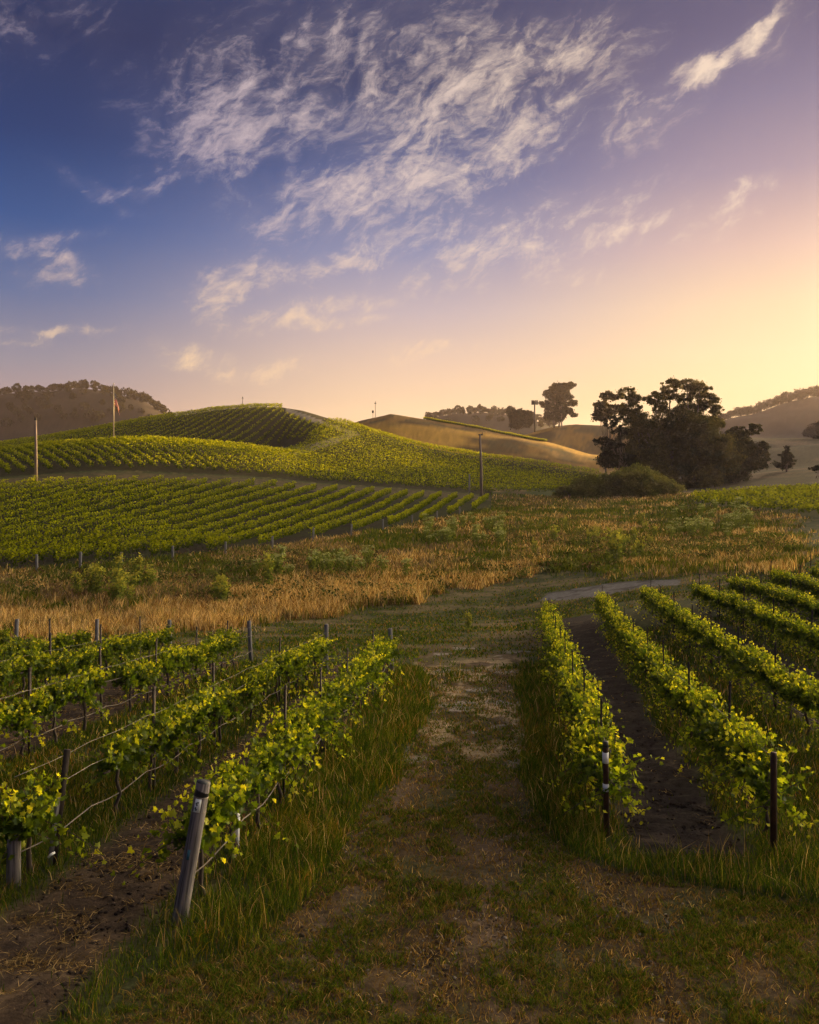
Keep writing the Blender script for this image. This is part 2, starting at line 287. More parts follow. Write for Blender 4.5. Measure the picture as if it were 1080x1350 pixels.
def mixa(a, b, m): return a * (1 - m[..., None]) + np.array(b) * m[..., None]
def groundcol(X, Y, Z, z):
    n1 = fbm(X, Y, .9, 4, 3.); n2 = fbm(X, Y, 3.2, 4, 8.); n3 = fbm(X, Y, .18, 3, 12.); n4 = fbm(X, Y, 7.5, 3, 21.)
    px, py = z['px'], z['py']
    c = np.zeros(X.shape + (3,)); c[:] = (.055, .06, .022)
    c = mixa(c, (.15, .115, .055), sst(n1, .5, .7) * .6)                      # dry patches anywhere
    # far land
    f = sst(Y, 215, 260)
    c = mixa(c, (.085, .08, .032), f)
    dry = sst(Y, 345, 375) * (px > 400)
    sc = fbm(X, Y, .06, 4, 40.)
    cd = np.zeros_like(c); cd[:] = (.22, .12, .032); cd = mixa(cd, (.10, .06, .022), sst(sc, .46, .58)); cd = mixa(cd, (.10, .07, .03), sst(fbm(X * .6, Y, .22, 4, 140.), .54, .62)); cd = mixa(cd, (.44, .25, .05), sst(fbm(X * .35 + Y * .2, Y - X * .25, .05, 3, 12.), .5, .62))  # straw-gold streaks paint in low sun catching the slope
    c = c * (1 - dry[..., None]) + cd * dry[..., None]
    rp = sst(px, 800, 880) * sst(Y, 215, 240)
    c = mixa(c, (.062, .05, .026), rp); c = mixa(c, (.12, .08, .045), rp * sst(fbm(X, Y, .035, 3, 60.), .5, .62) * .8)
    fh = sst(Y, 640, 720); c = mixa(c, (.028, .02, .016), fh); c = mixa(c, (.042, .03, .022), fh * sst(fbm(X, Y, .012, 4, 66.), .52, .64))
    # vineyard floors on the slopes
    hv = z['hillvines']; c = mixa(c, (.042, .036, .016), hv)
    c = mixa(c, (.034, .026, .018), z['mid'] * .9); c = mixa(c, (.055, .058, .02), z['mid'] * sst(px, 440, 600) * .8); c = mixa(c, (.04, .042, .014), z['mid'] * sst(n3, .45, .6) * .7)
    c = mixa(c, (.09, .085, .03), z['rfield'])
    c = mixa(c, (.11, .08, .045), z['croad'] * .85); c = mixa(c, (.06, .055, .022), z['croad'] * sst(n1, .45, .65))
    hol = inpoly(px, py, [(355, 600), (360, 593), (400, 588), (440, 577), (468, 569), (476, 573), (455, 580), (420, 592), (390, 600)]) * (Y > 240) * (Y < 330)
    hol = np.maximum(hol, inpoly(px, py, [(376, 537), (385, 540), (420, 553), (470, 570), (462, 572), (415, 557), (378, 543)]) * (Y > 240) * (Y < 350) * 1.0)
    c = mixa(c, (.30, .25, .2), hol * .9)
    # meadow
    me = np.clip(z['meadow'], 0, 1); b = fbm(X, Y, .07, 4, 77.); b2 = fbm(X, Y, .13, 4, 99.)
    cm = np.zeros_like(c); cm[:] = (.16, .115, .065); cm = mixa(cm, (.095, .105, .04), sst(b, .46, .56)); cm = mixa(cm, (.28, .19, .09), sst(b2, .56, .66) * .8)
    c = c * (1 - me[..., None]) + cm * me[..., None]
    c = mixa(c, (.22, .125, .045), z['tan'] * .9)
    hd = z['head'] * (1 - me) * (1 - z['tan']); c = mixa(c, (.06, .068, .022), hd * .8); c = mixa(c, (.16, .115, .06), hd * sst(fbm(X * .35, Y, .5, 4, 14.), .5, .66) * .8)
    # near ground
    v = z['verge']; c = mixa(c, (.045, .055, .018), v * .85)
    c = mixa(c, (.045, .05, .018), z['rowgreen'] * .8)
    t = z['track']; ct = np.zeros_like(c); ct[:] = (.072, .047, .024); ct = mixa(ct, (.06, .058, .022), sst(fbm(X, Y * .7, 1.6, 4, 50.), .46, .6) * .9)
    ct = mixa(ct, (.115, .078, .048), sst(fbm(X, Y * .6, 1.1, 4, 90.), .58, .7)); ct = mixa(ct, (.12, .072, .03), sst(n2, .58, .75) * .5)
    rut = np.maximum(np.exp(-((X - np.interp(Y, [9, 13, 17, 22, 27, 32], [-1.2, -.65, -.1, .35, .95, 1.2])) / .28) ** 2), .8 * np.exp(-((X - np.interp(Y, [9, 14, 20, 26, 33], [.9, 1.3, 1.9, 2.6, 3.3])) / .4) ** 2))
    ct = mixa(ct, (.125, .085, .06), np.clip(rut * sst(n1, .34, .56), 0, 1) * .9)
    ct = mixa(ct, (.34, .25, .15), sst(Y, 16, 23) * sst(fbm(X, Y * .5, 1.3, 4, 151.), .42, .58) * sst(py, 860, 880))
    ct = mixa(ct, (.27, .235, .21), sst(fbm(X, Y, .8, 4, 123.), .62, .68) * sst(Y, 17, 20))
    ct = ct * (.55 + .9 * fbm(X, Y * 1.3, 11., 2, 170.))[..., None]
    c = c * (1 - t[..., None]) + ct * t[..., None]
    s = z['straw']; c = mixa(c, (.058, .038, .026), s); c = mixa(c, (.12, .08, .05), s * sst(n2, .48, .66) * .8)
    s = z['soil']; c = mixa(c, (.034, .024, .021), s); c = mixa(c, (.068, .048, .038), s * sst(fbm(X, Y, 2.3, 4, 44.), .55, .72))
    c = mixa(c, (.135, .125, .13), z['road']); c = mixa(c, (.075, .066, .064), z['road'] * sst(n1, .55, .68))
    c = c * (.62 + .76 * n4)[..., None]
    return c

def new_mesh(name, V, loops, totals, cols=None, smooth=False, attr='col'):
    me = bpy.data.meshes.new(name); V = np.asarray(V, np.float32); loops = np.asarray(loops, np.int32).ravel(); totals = np.asarray(totals, np.int32)
    me.vertices.add(len(V)); me.vertices.foreach_set('co', V.ravel())
    me.loops.add(len(loops)); me.loops.foreach_set('vertex_index', loops)
    me.polygons.add(len(totals)); st = np.zeros(len(totals), np.int32); st[1:] = np.cumsum(totals)[:-1]
    me.polygons.foreach_set('loop_start', st); me.polygons.foreach_set('loop_total', totals)
    if smooth: me.polygons.foreach_set('use_smooth', np.ones(len(totals), bool))
    if cols is not None:
        a = me.attributes.new(attr, 'FLOAT_COLOR', 'POINT'); cc = np.ones((len(V), 4), np.float32); cc[:, :3] = cols; a.data.foreach_set('color', cc.ravel())
    me.update(calc_edges=True)
    return me
def link(name, me, mat=None, parent=None, loc=None):
    o = bpy.data.objects.new(name, me); COL.objects.link(o)
    if mat is not None and me is not None and not me.materials: me.materials.append(mat)
    if parent is not None: o.parent = parent
    if loc is not None: o.location = loc
    return o
def tag(o, label=None, cat=None, group=None, kind=None):
    for k, v in (('label', label), ('category', cat), ('group', group), ('kind', kind)):
        if v: o[k] = v
    return o
def thing(name, loc, label, cat, group=None, rz=0):
    o = bpy.data.objects.new(name, None); COL.objects.link(o); o.location = loc; o.rotation_euler = (0, 0, rz); o.empty_display_size = .3
    return tag(o, label, cat, group)

# ------------------------------------------------------------------ materials
def mat_new(name):
    m = bpy.data.materials.new(name); m.use_nodes = True; m.node_tree.nodes.clear(); return m, m.node_tree.nodes, m.node_tree.links
def mat_ground():
    m, n, l = mat_new('ground_soil_and_turf')
    a = n.new('ShaderNodeAttribute'); a.attribute_name = 'col'
    g = n.new('ShaderNodeTexCoord')
    t = n.new('ShaderNodeTexNoise'); t.inputs['Scale'].default_value = 14; t.inputs['Detail'].default_value = 6; t.inputs['Roughness'].default_value = .7; l.new(g.outputs['Object'], t.inputs['Vector'])
    mr = n.new('ShaderNodeMapRange'); l.new(t.outputs['Fac'], mr.inputs[0]); mr.inputs[1].default_value = .25; mr.inputs[2].default_value = .75; mr.inputs[3].default_value = .45; mr.inputs[4].default_value = 1.5
    mx = n.new('ShaderNodeVectorMath'); mx.operation = 'SCALE'; l.new(a.outputs['Color'], mx.inputs[0]); l.new(mr.outputs[0], mx.inputs['Scale'])
    t2 = n.new('ShaderNodeTexNoise'); t2.inputs['Scale'].default_value = 5; t2.inputs['Detail'].default_value = 8; t2.inputs['Roughness'].default_value = .72; l.new(g.outputs['Object'], t2.inputs['Vector'])
    b = n.new('ShaderNodeBump'); b.inputs['Strength'].default_value = .9; b.inputs['Distance'].default_value = .12; l.new(t2.outputs['Fac'], b.inputs['Height'])
    p = n.new('ShaderNodeBsdfPrincipled'); p.inputs['Roughness'].default_value = .95; p.inputs['Specular IOR Level'].default_value = .1
    l.new(mx.outputs[0], p.inputs['Base Color']); l.new(b.outputs[0], p.inputs['Normal'])
    o = n.new('ShaderNodeOutputMaterial'); l.new(p.outputs[0], o.inputs[0]); return m
def mat_leaf(name, trans=.4, gloss=.06, tint=(1, 1, 1), vary=0.0):
    m, n, l = mat_new(name)
    a = n.new('ShaderNodeAttribute'); a.attribute_name = 'col'; c = a.outputs['Color']
    mx = n.new('ShaderNodeVectorMath'); mx.operation = 'MULTIPLY'; l.new(c, mx.inputs[0]); mx.inputs[1].default_value = tint; c = mx.outputs[0]
    if vary:
        oi = n.new('ShaderNodeObjectInfo'); mr = n.new('ShaderNodeMapRange'); l.new(oi.outputs['Random'], mr.inputs[0]); mr.inputs[3].default_value = 1 - vary; mr.inputs[4].default_value = 1 + vary
        s = n.new('ShaderNodeVectorMath'); s.operation = 'SCALE'; l.new(c, s.inputs[0]); l.new(mr.outputs[0], s.inputs['Scale']); c = s.outputs[0]
    d = n.new('ShaderNodeBsdfDiffuse'); l.new(c, d.inputs[0])
    t = n.new('ShaderNodeBsdfTranslucent'); w = n.new('ShaderNodeVectorMath'); w.operation = 'MULTIPLY'; l.new(c, w.inputs[0]); w.inputs[1].default_value = (1.5, 1.35, .6); l.new(w.outputs[0], t.inputs[0])
    x = n.new('ShaderNodeMixShader'); x.inputs[0].default_value = trans; l.new(d.outputs[0], x.inputs[1]); l.new(t.outputs[0], x.inputs[2])
    s = x.outputs[0]
    if gloss:
        gl = n.new('ShaderNodeBsdfGlossy'); gl.inputs['Roughness'].default_value = .45; x2 = n.new('ShaderNodeMixShader'); x2.inputs[0].default_value = gloss; l.new(s, x2.inputs[1]); l.new(gl.outputs[0], x2.inputs[2]); s = x2.outputs[0]
    o = n.new('ShaderNodeOutputMaterial'); l.new(s, o.inputs[0]); return m
def mat_plain(name, col, rough=.7, metal=0, scale=(8, 8, 60), var=.45, bump=.3):
    m, n, l = mat_new(name)
    g = n.new('ShaderNodeTexCoord'); mp = n.new('ShaderNodeMapping'); l.new(g.outputs['Object'], mp.inputs[0]); mp.inputs['Scale'].default_value = scale
    t = n.new('ShaderNodeTexNoise'); t.inputs['Scale'].default_value = 1; t.inputs['Detail'].default_value = 6; l.new(mp.outputs[0], t.inputs['Vector'])
    r = n.new('ShaderNodeValToRGB'); l.new(t.outputs['Fac'], r.inputs[0]); r.color_ramp.elements[0].position = .3; r.color_ramp.elements[1].position = .72
    r.color_ramp.elements[0].color = (*[c * (1 - var) for c in col], 1); r.color_ramp.elements[1].color = (*[min(1, c * (1 + var)) for c in col], 1)
    p = n.new('ShaderNodeBsdfPrincipled'); l.new(r.outputs[0], p.inputs['Base Color']); p.inputs['Roughness'].default_value = rough; p.inputs['Metallic'].default_value = metal
    b = n.new('ShaderNodeBump'); b.inputs['Strength'].default_value = bump; b.inputs['Distance'].default_value = .01; l.new(t.outputs['Fac'], b.inputs['Height']); l.new(b.outputs[0], p.inputs['Normal'])
    o = n.new('ShaderNodeOutputMaterial'); l.new(p.outputs[0], o.inputs[0]); return m
GROUND = mat_ground()
VINE = mat_leaf('vine_leaves', .58, .015, vary=.12)
FARVINE = mat_leaf('far_vine_leaves', .45, 0)
GRASS = mat_leaf('grass_blades', .3, 0)
TREEL = mat_leaf('tree_leaves', .32, .0)
WOOD = mat_plain('weathered_wood', (.15, .135, .135), .95, 0, (38, 38, 2.0), .75, 1.0)
GREYWOOD = mat_plain('grey_post_wood', (.16, .155, .165), .9, 0, (30, 30, 2.5), .4, .5)
STEEL = mat_plain('rusted_stake_steel', (.03, .02, .016), .7, .4, (14, 14, 6), .5, .2)
RUST = mat_plain('red_brown_pipe', (.05, .022, .016), .65, .3, (14, 14, 6), .5, .2)
BARK = mat_plain('vine_bark', (.06, .043, .032), .95, 0, (40, 40, 5), .5, .8)
TBARK = mat_plain('tree_bark', (.15, .115, .085), .95, 0, (3, 3, .6), .5, .8)
WHITE = mat_plain('white_plastic', (.78, .79, .8), .5, 0, (20, 20, 20), .06, .05)
TAGW = mat_plain('white_tag', (.72, .78, .8), .5, 0, (20, 20, 20), .08, .05)
TAGD = mat_plain('tag_ink', (.03, .07, .08), .7, 0, (20, 20, 20), .2, .05)
BLACKCAP = mat_plain('black_tar', (.018, .02, .024), .6, 0, (30, 30, 10), .5, .4)
BLUEP = mat_plain('blue_paint', (.03, .13, .19), .7, 0, (30, 30, 30), .4, .1)
WIRE = mat_plain('galvanised_wire', (.2, .17, .15), .5, .3, (5, 5, 5), .25, 0)
HOSE = mat_plain('drip_hose', (.15, .12, .10), .7, 0, (3, 3, 3), .3, 0)
POLEW = mat_plain('utility_pole_wood', (.24, .185, .155), .9, 0, (6, 6, .6), .4, .4)
POLEM = mat_plain('pale_pole_metal', (.42, .37, .31), .5, .3, (3, 3, 1), .15, 0)
DARKM = mat_plain('dark_metal', (.03, .028, .028), .6, .3, (3, 3, 1), .3, 0)

# ------------------------------------------------------------------ the land, split into its kinds of ground
NU = 620
us = np.concatenate([np.linspace(-1.0, -.63, 40), np.linspace(-.625, .625, NU - 110), np.linspace(.63, 1.35, 70)])
ys = np.concatenate([np.linspace(-6, 7.9, 14), np.geomspace(8.0, 60, 420), np.geomspace(60.4, 262, 250), np.geomspace(264, 1700, 170)])
U, Yg = np.meshgrid(us, ys); Xg = U * (Yg + 10); Zg = zfun(Xg, Yg)
zg_ = zones(Xg, Yg, Zg)
rough = (.10 * np.clip(zg_['soil'] + zg_['straw'] * .6, 0, 1) + .05 * zg_['track']) * (fbm(Xg, Yg, 2.4, 4, 71.) - .5) * 1.6
Zg = Zg + rough * sst(Yg, 70, 30)
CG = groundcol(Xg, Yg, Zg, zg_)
ny, nx = Xg.shape; idx = np.arange(ny * nx).reshape(ny, nx)
quads = np.stack([idx[:-1, :-1], idx[:-1, 1:], idx[1:, 1:], idx[1:, :-1]], -1).reshape(-1, 4)
def fc(a): return (.25 * (a[:-1, :-1] + a[:-1, 1:] + a[1:, 1:] + a[1:, :-1])).ravel()
lab = np.zeros(len(quads), int); fY = fc(Yg)
lab[fc(zg_['meadow'] + zg_['tan']) > .5] = 1
lab[fc(zg_['track']) > .5] = 2
lab[fY > 205] = 4; lab[fY > 650] = 5
lab[fc(zg_['road']) > .5] = 3
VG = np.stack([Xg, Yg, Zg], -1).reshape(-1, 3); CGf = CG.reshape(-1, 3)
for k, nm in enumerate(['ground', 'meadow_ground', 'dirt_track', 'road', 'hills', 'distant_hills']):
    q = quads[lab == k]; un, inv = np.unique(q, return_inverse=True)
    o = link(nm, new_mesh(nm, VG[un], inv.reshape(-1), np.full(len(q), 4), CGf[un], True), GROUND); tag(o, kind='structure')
pv = np.array([[-2600, -1200, -34], [2600, -1200, -34], [2600, 2600, -34], [-2600, 2600, -34]], float)
tag(link('plain', new_mesh('plain', pv, [0, 1, 2, 3], [4], np.tile([.09, .08, .045], (4, 1))), GROUND), kind='structure')

# ------------------------------------------------------------------ shape helpers
class MB:
    def __init__(s): s.v = []; s.f = []
    def tube(s, pts, rad, n=8, cap=True):
        pts = [Vector(p) for p in pts]; base = len(s.v); m = len(pts)
        if isinstance(rad, (int, float)): rad = [rad] * m
        for i, p in enumerate(pts):
            t = (pts[min(i + 1, m - 1)] - pts[max(i - 1, 0)]).normalized()
            a = t.cross(Vector((0, 0, 1)) if abs(t.z) < .9 else Vector((1, 0, 0))).normalized(); b = t.cross(a)
            for k in range(n):
                an = 2 * math.pi * k / n; s.v.append(tuple(p + (a * math.cos(an) + b * math.sin(an)) * rad[i]))
        for i in range(m - 1):
            for k in range(n): s.f.append((base + i * n + k, base + i * n + (k + 1) % n, base + (i + 1) * n + (k + 1) % n, base + (i + 1) * n + k))
        if cap: s.f.append(tuple(base + k for k in range(n))[::-1]); s.f.append(tuple(base + (m - 1) * n + k for k in range(n)))
        return s
    def box(s, c, d, rot=None):
        b = len(s.v); c = Vector(c)
        for i in (-1, 1):
            for j in (-1, 1):
                for k in (-1, 1):
                    p = Vector((i * d[0] / 2, j * d[1] / 2, k * d[2] / 2))
                    if rot is not None: p = rot @ p
                    s.v.append(tuple(c + p))
        for f in ((0, 1, 3, 2), (4, 6, 7, 5), (0, 4, 5, 1), (2, 3, 7, 6), (0, 2, 6, 4), (1, 5, 7, 3)): s.f.append(tuple(b + i for i in f))
        return s
    def mesh(s, name, smooth=True):
        return new_mesh(name, s.v, [i for f in s.f for i in f], [len(f) for f in s.f], None, smooth)
    def build(s, name, mat, parent=None, loc=None, smooth=True): return link(name, s.mesh(name, smooth), mat, parent, loc)

def quads_mesh(name, P, A, B, cols):
    """P centres, A and B half axes -> one quad each"""
    n = len(P); V = np.stack([P - A - B * .6, P + A - B * .6, P + A * .55 + B, P - A * .55 + B], 1).reshape(-1, 3)
    return new_mesh(name, V, np.arange(n * 4), np.full(n, 4), np.repeat(cols, 4, 0))
def rand_axes(n, size, r, up=.0):
    a = r.normal(size=(n, 3)); a /= np.linalg.norm(a, axis=1)[:, None]; b = r.normal(size=(n, 3)); b[:, 2] += up; b -= a * (a * b).sum(1)[:, None]; b /= np.linalg.norm(b, axis=1)[:, None]
    return a * size[:, None], b * size[:, None]

# lobed leaf: two halves folded on the midrib
LH = np.array([(0, 0), (.20, -.16), (.50, -.02), (.36, .20), (.52, .46), (.24, .50), (0, .86)])
def leaves_mesh(name, P, D, Nn, S, cols):
    """P petiole ends, D leaf direction, Nn leaf normal, S size"""
    D = D / np.linalg.norm(D, axis=1)[:, None]; Nn = Nn - D * (D * Nn).sum(1)[:, None]; Nn /= np.linalg.norm(Nn, axis=1)[:, None]; X = np.cross(D, Nn)
    n = len(P); vs = []
    for sgn in (1, -1):
        for (a, b) in LH:
            if sgn == -1 and a == 0: continue
            vs.append(P + S[:, None] * (X * (a * sgn) + D * b + Nn * (abs(a) * .35 - b * b * .18)))
    V = np.stack(vs, 1).reshape(-1, 3); k = 12
    f1 = np.array([0, 1, 2, 3, 4, 5, 6]); f2 = np.array([6, 11, 10, 9, 8, 7, 0])
    off = (np.arange(n) * k)[:, None]
    loops = np.concatenate([f1[None] + off, f2[None] + off], 1).ravel()
    return new_mesh(name, V, loops, np.full(2 * n, 7), np.repeat(cols, k, 0))

# ------------------------------------------------------------------ grapevines: a few plants, then copies
LEAF_A, LEAF_B, LEAF_C = np.array((.044, .082, .006)), np.array((.25, .32, .012)), np.array((.60, .58, .025))  # yellow young tips; the contrast also paints inner shade and lit tops
def vine_variant(seed, dense):
    r = np.random.default_rng(seed); P = []; D = []; Nn = []; S = []; C = []; canes = []
    ns = (36 if dense else 31); half = .78 if dense else .56
    for k in range(ns):
        x0 = r.uniform(-half, half); p = np.array([x0, r.normal(0, .05), .82 + r.normal(0, .05)])
        droop = r.random() < (.34 if dense else .12); L = r.uniform(.35, .78) * (1.0 if dense else .95)
        d = np.array([r.normal(0, .30), r.normal(0, .42), -.15 if droop else 1.0]); d /= np.linalg.norm(d)
        if droop: d[1] += r.choice([-1, 1]) * .5
        nl = int(L / .027); cane = [tuple(p)]; tipc = r.uniform(.3, 1.0)
        for i in range(nl):
            f = i / nl; d2 = d + np.array([0, 0, -(1.0 if droop else .25) * f]); p = p + d2 * .027; cane.append(tuple(p))
            sz = (.125 - .07 * f ** 2) * r.uniform(.6, 1.35)
            off = r.normal(size=3) * np.array([.05, .075, .04]); ld = r.normal(size=3) + np.array([0, 0, -.25])
            P.append(p + off); D.append(ld); Nn.append(r.normal(size=3) * .8 + np.array([0, 0, .6])); S.append(sz)
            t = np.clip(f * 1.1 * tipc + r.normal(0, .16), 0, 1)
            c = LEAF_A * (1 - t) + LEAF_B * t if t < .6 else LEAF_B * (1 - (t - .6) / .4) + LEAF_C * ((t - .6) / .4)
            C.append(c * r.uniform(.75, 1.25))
        canes.append(cane[::4] + [cane[-1]])
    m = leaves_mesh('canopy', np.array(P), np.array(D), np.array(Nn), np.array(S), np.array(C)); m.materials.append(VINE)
    b = MB(); pts = [(r.normal(0, .03), r.normal(0, .03), h) for h in (-.08, .15, .35, .55, .74, .84)]; b.tube(pts, [.05, .036, .03, .03, .034, .03], 7)
    for s in (-1, 1): b.tube([pts[-1], (s * .15, 0, .86), (s * .4, .02, .85), (s * (half - .05), -.02, .86)], [.028, .024, .018, .012], 6)
    for cn in canes: b.tube(cn, [.008 - .005 * i / len(cn) for i in range(len(cn))], 4, False)
    t = b.mesh('trunk'); t.materials.append(BARK)
    return m, t
VD = [vine_variant(100 + i, True) for i in range(7)]; VS = [vine_variant(200 + i, False) for i in range(6)]
ORD = ['first', 'second', 'third', 'fourth', 'fifth', 'sixth', 'seventh', 'eighth', 'ninth', 'tenth', 'eleventh', 'twelfth', 'thirteenth', 'fourteenth', 'fifteenth', 'sixteenth', 'seventeenth', 'eighteenth', 'nineteenth', 'twentieth']
def ordn(i):
    if i < 20: return ORD[i]
    t = ['twenty', 'thirty', 'forty', 'fifty', 'sixty'][(i + 1) // 10 - 2]; u = (i + 1) % 10
    return (t[:-1] + 'ieth') if u == 0 else t + '-' + ORD[u - 1]
def rowpts(row, step, start=.5, end=.5):
    (x0, y0, _), (x1, y1, _) = row; L = math.hypot(x1 - x0, y1 - y0); n = int((L - start - end) / step) + 1
    out = []
    for i in range(n):
        t = (start + i * step) / L; x = x0 + (x1 - x0) * t; y = y0 + (y1 - y0) * t; out.append((x, y))
    return out
def visible(x, y, mg=170):
    return y > 4 and abs(FOC * x / y) < 540 + mg
def add_vine(x, y, rz, var, label, group, sc):
    z = float(zfun(x, y)); o = thing('grapevine', (x, y, z), label, 'grapevine', group, rz)
    o.scale = (sc[0], sc[1], sc[2])
    link('canopy', var[0], None, o); link('trunk', var[1], None, o)
LROW = ['row along the left edge of the grassy track', 'second row left of the grassy track', 'third row left of the grassy track', 'fourth row left of the track', 'fifth row left of the track', 'leftmost row seen']
RROW = ['row along the right edge of the grassy track', 'second row right of the track, past bare soil', 'third row right of the grassy track', 'fourth row right of the grassy track', 'fifth row right of the track', 'sixth row right of the track', 'seventh row right of the track']
nv = 0
for ri, row in enumerate(RL):
    rz = math.atan2(row[1][1] - row[0][1], row[1][0] - row[0][0]); k = 0
    for (x, y) in rowpts(row, 1.45, .55, .3):
        gap = (ri == 1 and 1.6 < y - row[0][1] < 3.0) or (ri in (1, 2) and random.random() < .12)
        if gap or not visible(x, y): continue
        h = random.uniform(1.0, 1.2)
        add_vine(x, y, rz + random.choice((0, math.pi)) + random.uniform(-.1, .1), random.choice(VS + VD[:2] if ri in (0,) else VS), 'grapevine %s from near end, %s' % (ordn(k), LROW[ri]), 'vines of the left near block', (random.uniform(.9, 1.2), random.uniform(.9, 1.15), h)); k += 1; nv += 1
for ri, row in enumerate(RR):
    rz = math.atan2(row[1][1] - row[0][1], row[1][0] - row[0][0]); k = 0
    for (x, y) in rowpts(row, 1.5, .5, .2):
        if not visible(x, y): continue
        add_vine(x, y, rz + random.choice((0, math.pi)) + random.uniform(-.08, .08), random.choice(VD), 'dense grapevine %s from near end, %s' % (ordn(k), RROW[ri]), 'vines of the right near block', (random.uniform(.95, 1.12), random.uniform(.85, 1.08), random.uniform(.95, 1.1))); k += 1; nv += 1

# ------------------------------------------------------------------ trellis posts, wires, hoses
def stake_mesh(h, r=.022):
    b = MB(); b.box((0, 0, h / 2 - .1), (r * 2, .008, h + .2)); b.box((r, .012, h / 2 - .1), (.008, .03, h + .2)); b.box((-r, .012, h / 2 - .1), (.008, .03, h + .2))
    b.box((0, .004, h - .05), (r * 2.6, .03, .03)); m = b.mesh('stake', False); m.materials.append(STEEL); return m
STK = stake_mesh(1.78, .04)
def round_post(h, r, mat):
    b = MB(); b.tube([(0, 0, -.3), (0, 0, h * .5), (r * .08, 0, h - .02), (r * .08, 0, h)], [r * 1.05, r, r * .96, r * .88], 12); m = b.mesh('post'); m.materials.append(mat); return m
EP = round_post(1.75, .085, GREYWOOD)
def put(mesh, name, x, y, label, cat, group, rz=0, tilt=(0, 0), sc=1):
    o = link(name, mesh); o.location = (x, y, float(zfun(x, y))); o.rotation_euler = (tilt[0], tilt[1], rz); o.scale = (1, 1, sc); return tag(o, label, cat, group)
posts = {}
def postrow(key, row, ys_, rowname, endpost=True, sc=1.14):
    rz = math.atan2(row[1][1] - row[0][1], row[1][0] - row[0][0]); pl = []; k = 0
    for y in ys_:
        x = float(rowx(row, y))
        if not visible(x, y, 190): continue
        put(STK, 'trellis_stake', x, y, 'steel stake %s from near end, %s' % (ordn(k), rowname), 'trellis stake', 'steel stakes along the vine rows', rz, (random.uniform(-.03, .03), random.uniform(-.04, .04)), sc * random.uniform(.97, 1.04)); k += 1; pl.append((x, y))
    if endpost:
        x, y = row[1][0], row[1][1]
        if visible(x, y, 130):
            put(EP, 'end_post', x, y, 'grey wooden end post, far end of %s' % rowname, 'end post', 'grey wooden posts at the far row ends', random.uniform(0, 3), (random.uniform(-.05, .05), random.uniform(-.05, .05)), random.uniform(.95, 1.08)); pl.append((x, y))
    return pl
L1 = RL[0]; L2 = RL[1]
plist = []
plist.append(postrow('L1', L1, [at(387, 1052)[1], at(443, 994)[1], at(480, 955)[1], at(503, 915)[1]], LROW[0]))
plist.append(postrow('L2', L2, [at(222, 1042)[1], at(300, 985)[1], at(373, 926)[1]], LROW[1]))
for i in range(2, 6):
    y0, y1 = RL[i][0][1], RL[i][1][1]; plist.append(postrow('L', RL[i], list(np.arange(y1 - 3.4, y0, -3.7))[::-1], LROW[i]))
rpl = []
for i in range(7):
    y0, y1 = RR[i][0][1], RR[i][1][1]; rpl.append(postrow('R', RR[i], list(np.arange(y0 + (1.2 if i == 0 else 3.4), y1 + .5, 4.4)), RROW[i], False, 1.1))
def strand(name, row, zs, r, mat, label, cat, group, sag=.0, y0=None, n=40, wob=0.0):
    a, b = row; pts = []
    ya = y0 or a[1]
    for i in range(n + 1):
        y = ya + (b[1] - ya) * i / n
        x = float(rowx(row, y)); s = sag * abs(math.sin(i * math.pi / 4)) + wob * random.uniform(-1, 1)
        pts.append((x + .03 + wob * random.uniform(-.6, .6), y, float(zfun(x, y)) + zs - s))
    return tag(MB().tube(pts, r, 5).build(name, mat), label, cat, group)
for i, row in enumerate(RL):
    strand('drip_hose', row, .46, .010, HOSE, 'pale drip hose along %s' % LROW[i], 'drip hose', 'drip hoses under the vine rows', .07, None, 40, .015)
    strand('trellis_wire', row, 1.12, .005, WIRE, 'middle trellis wire along %s' % LROW[i], 'wire', 'trellis wires along the vine rows', .02)
    if 0 < i < 4: strand('trellis_wire', row, 1.5, .004, WIRE, 'topmost trellis wire along %s' % LROW[i], 'wire', 'trellis wires along the vine rows', .02)
for i, row in enumerate(RR):
    strand('drip_hose', row, .46, .009, HOSE, 'pale drip hose along %s' % RROW[i], 'drip hose', 'drip hoses under the vine rows', .06, None, 40, .012)
    strand('trellis_wire', row, 1.3, .006, WIRE, 'trellis wire along %s' % RROW[i], 'wire', 'trellis wires along the vine rows', .02)

# the leaning wooden post at the near end of the left edge row
x, y, z = at(236, 1218)
t = thing('leaning_post', (x, y, z), 'thick leaning grey wooden post with white tag and black top, near end of row', 'wooden post')
t.rotation_euler = (R_(-4), R_(9.2), 0)
h = 1.72
MB().tube([(0, 0, -.3), (0, 0, .4), (.004, 0, 1.0), (0, 0, h - .012), (0, 0, h)], [.098, .092, .09, .086, .079], 18).build('shaft', WOOD, t)
MB().tube([(0, 0, h - .17), (0, 0, h + .004)], [.0885, .0835], 18).build('cap', BLACKCAP, t)
for hz in (h - .185, h - .36): MB().tube([(0, 0, hz), (0, 0, hz + .008)], [.0925, .0925], 18).build('wire_wrap', WIRE, t)
def patch(a0, a1, z0, z1, r, n=6):
    b = MB()
    for i in range(n + 1):
        a = a0 + (a1 - a0) * i / n
        for rr in (r, r + .003):
            for zz in (z0, z1): b.v.append((math.sin(a) * rr, -math.cos(a) * rr, zz))
    for i in range(n):
        p = i * 4; q = p + 4
        b.f += [(p + 2, q + 2, q + 3, p + 3), (p, p + 1, q + 1, q), (p + 1, p + 3, q + 3, q + 1), (p, q, q + 2, p + 2)]
    b.f += [(0, 2, 3, 1), (n * 4, n * 4 + 1, n * 4 + 3, n * 4 + 2)]
    return b
tg = patch(-.55, .32, h - .35, h - .19, .0892).build('tag', TAGW, t)
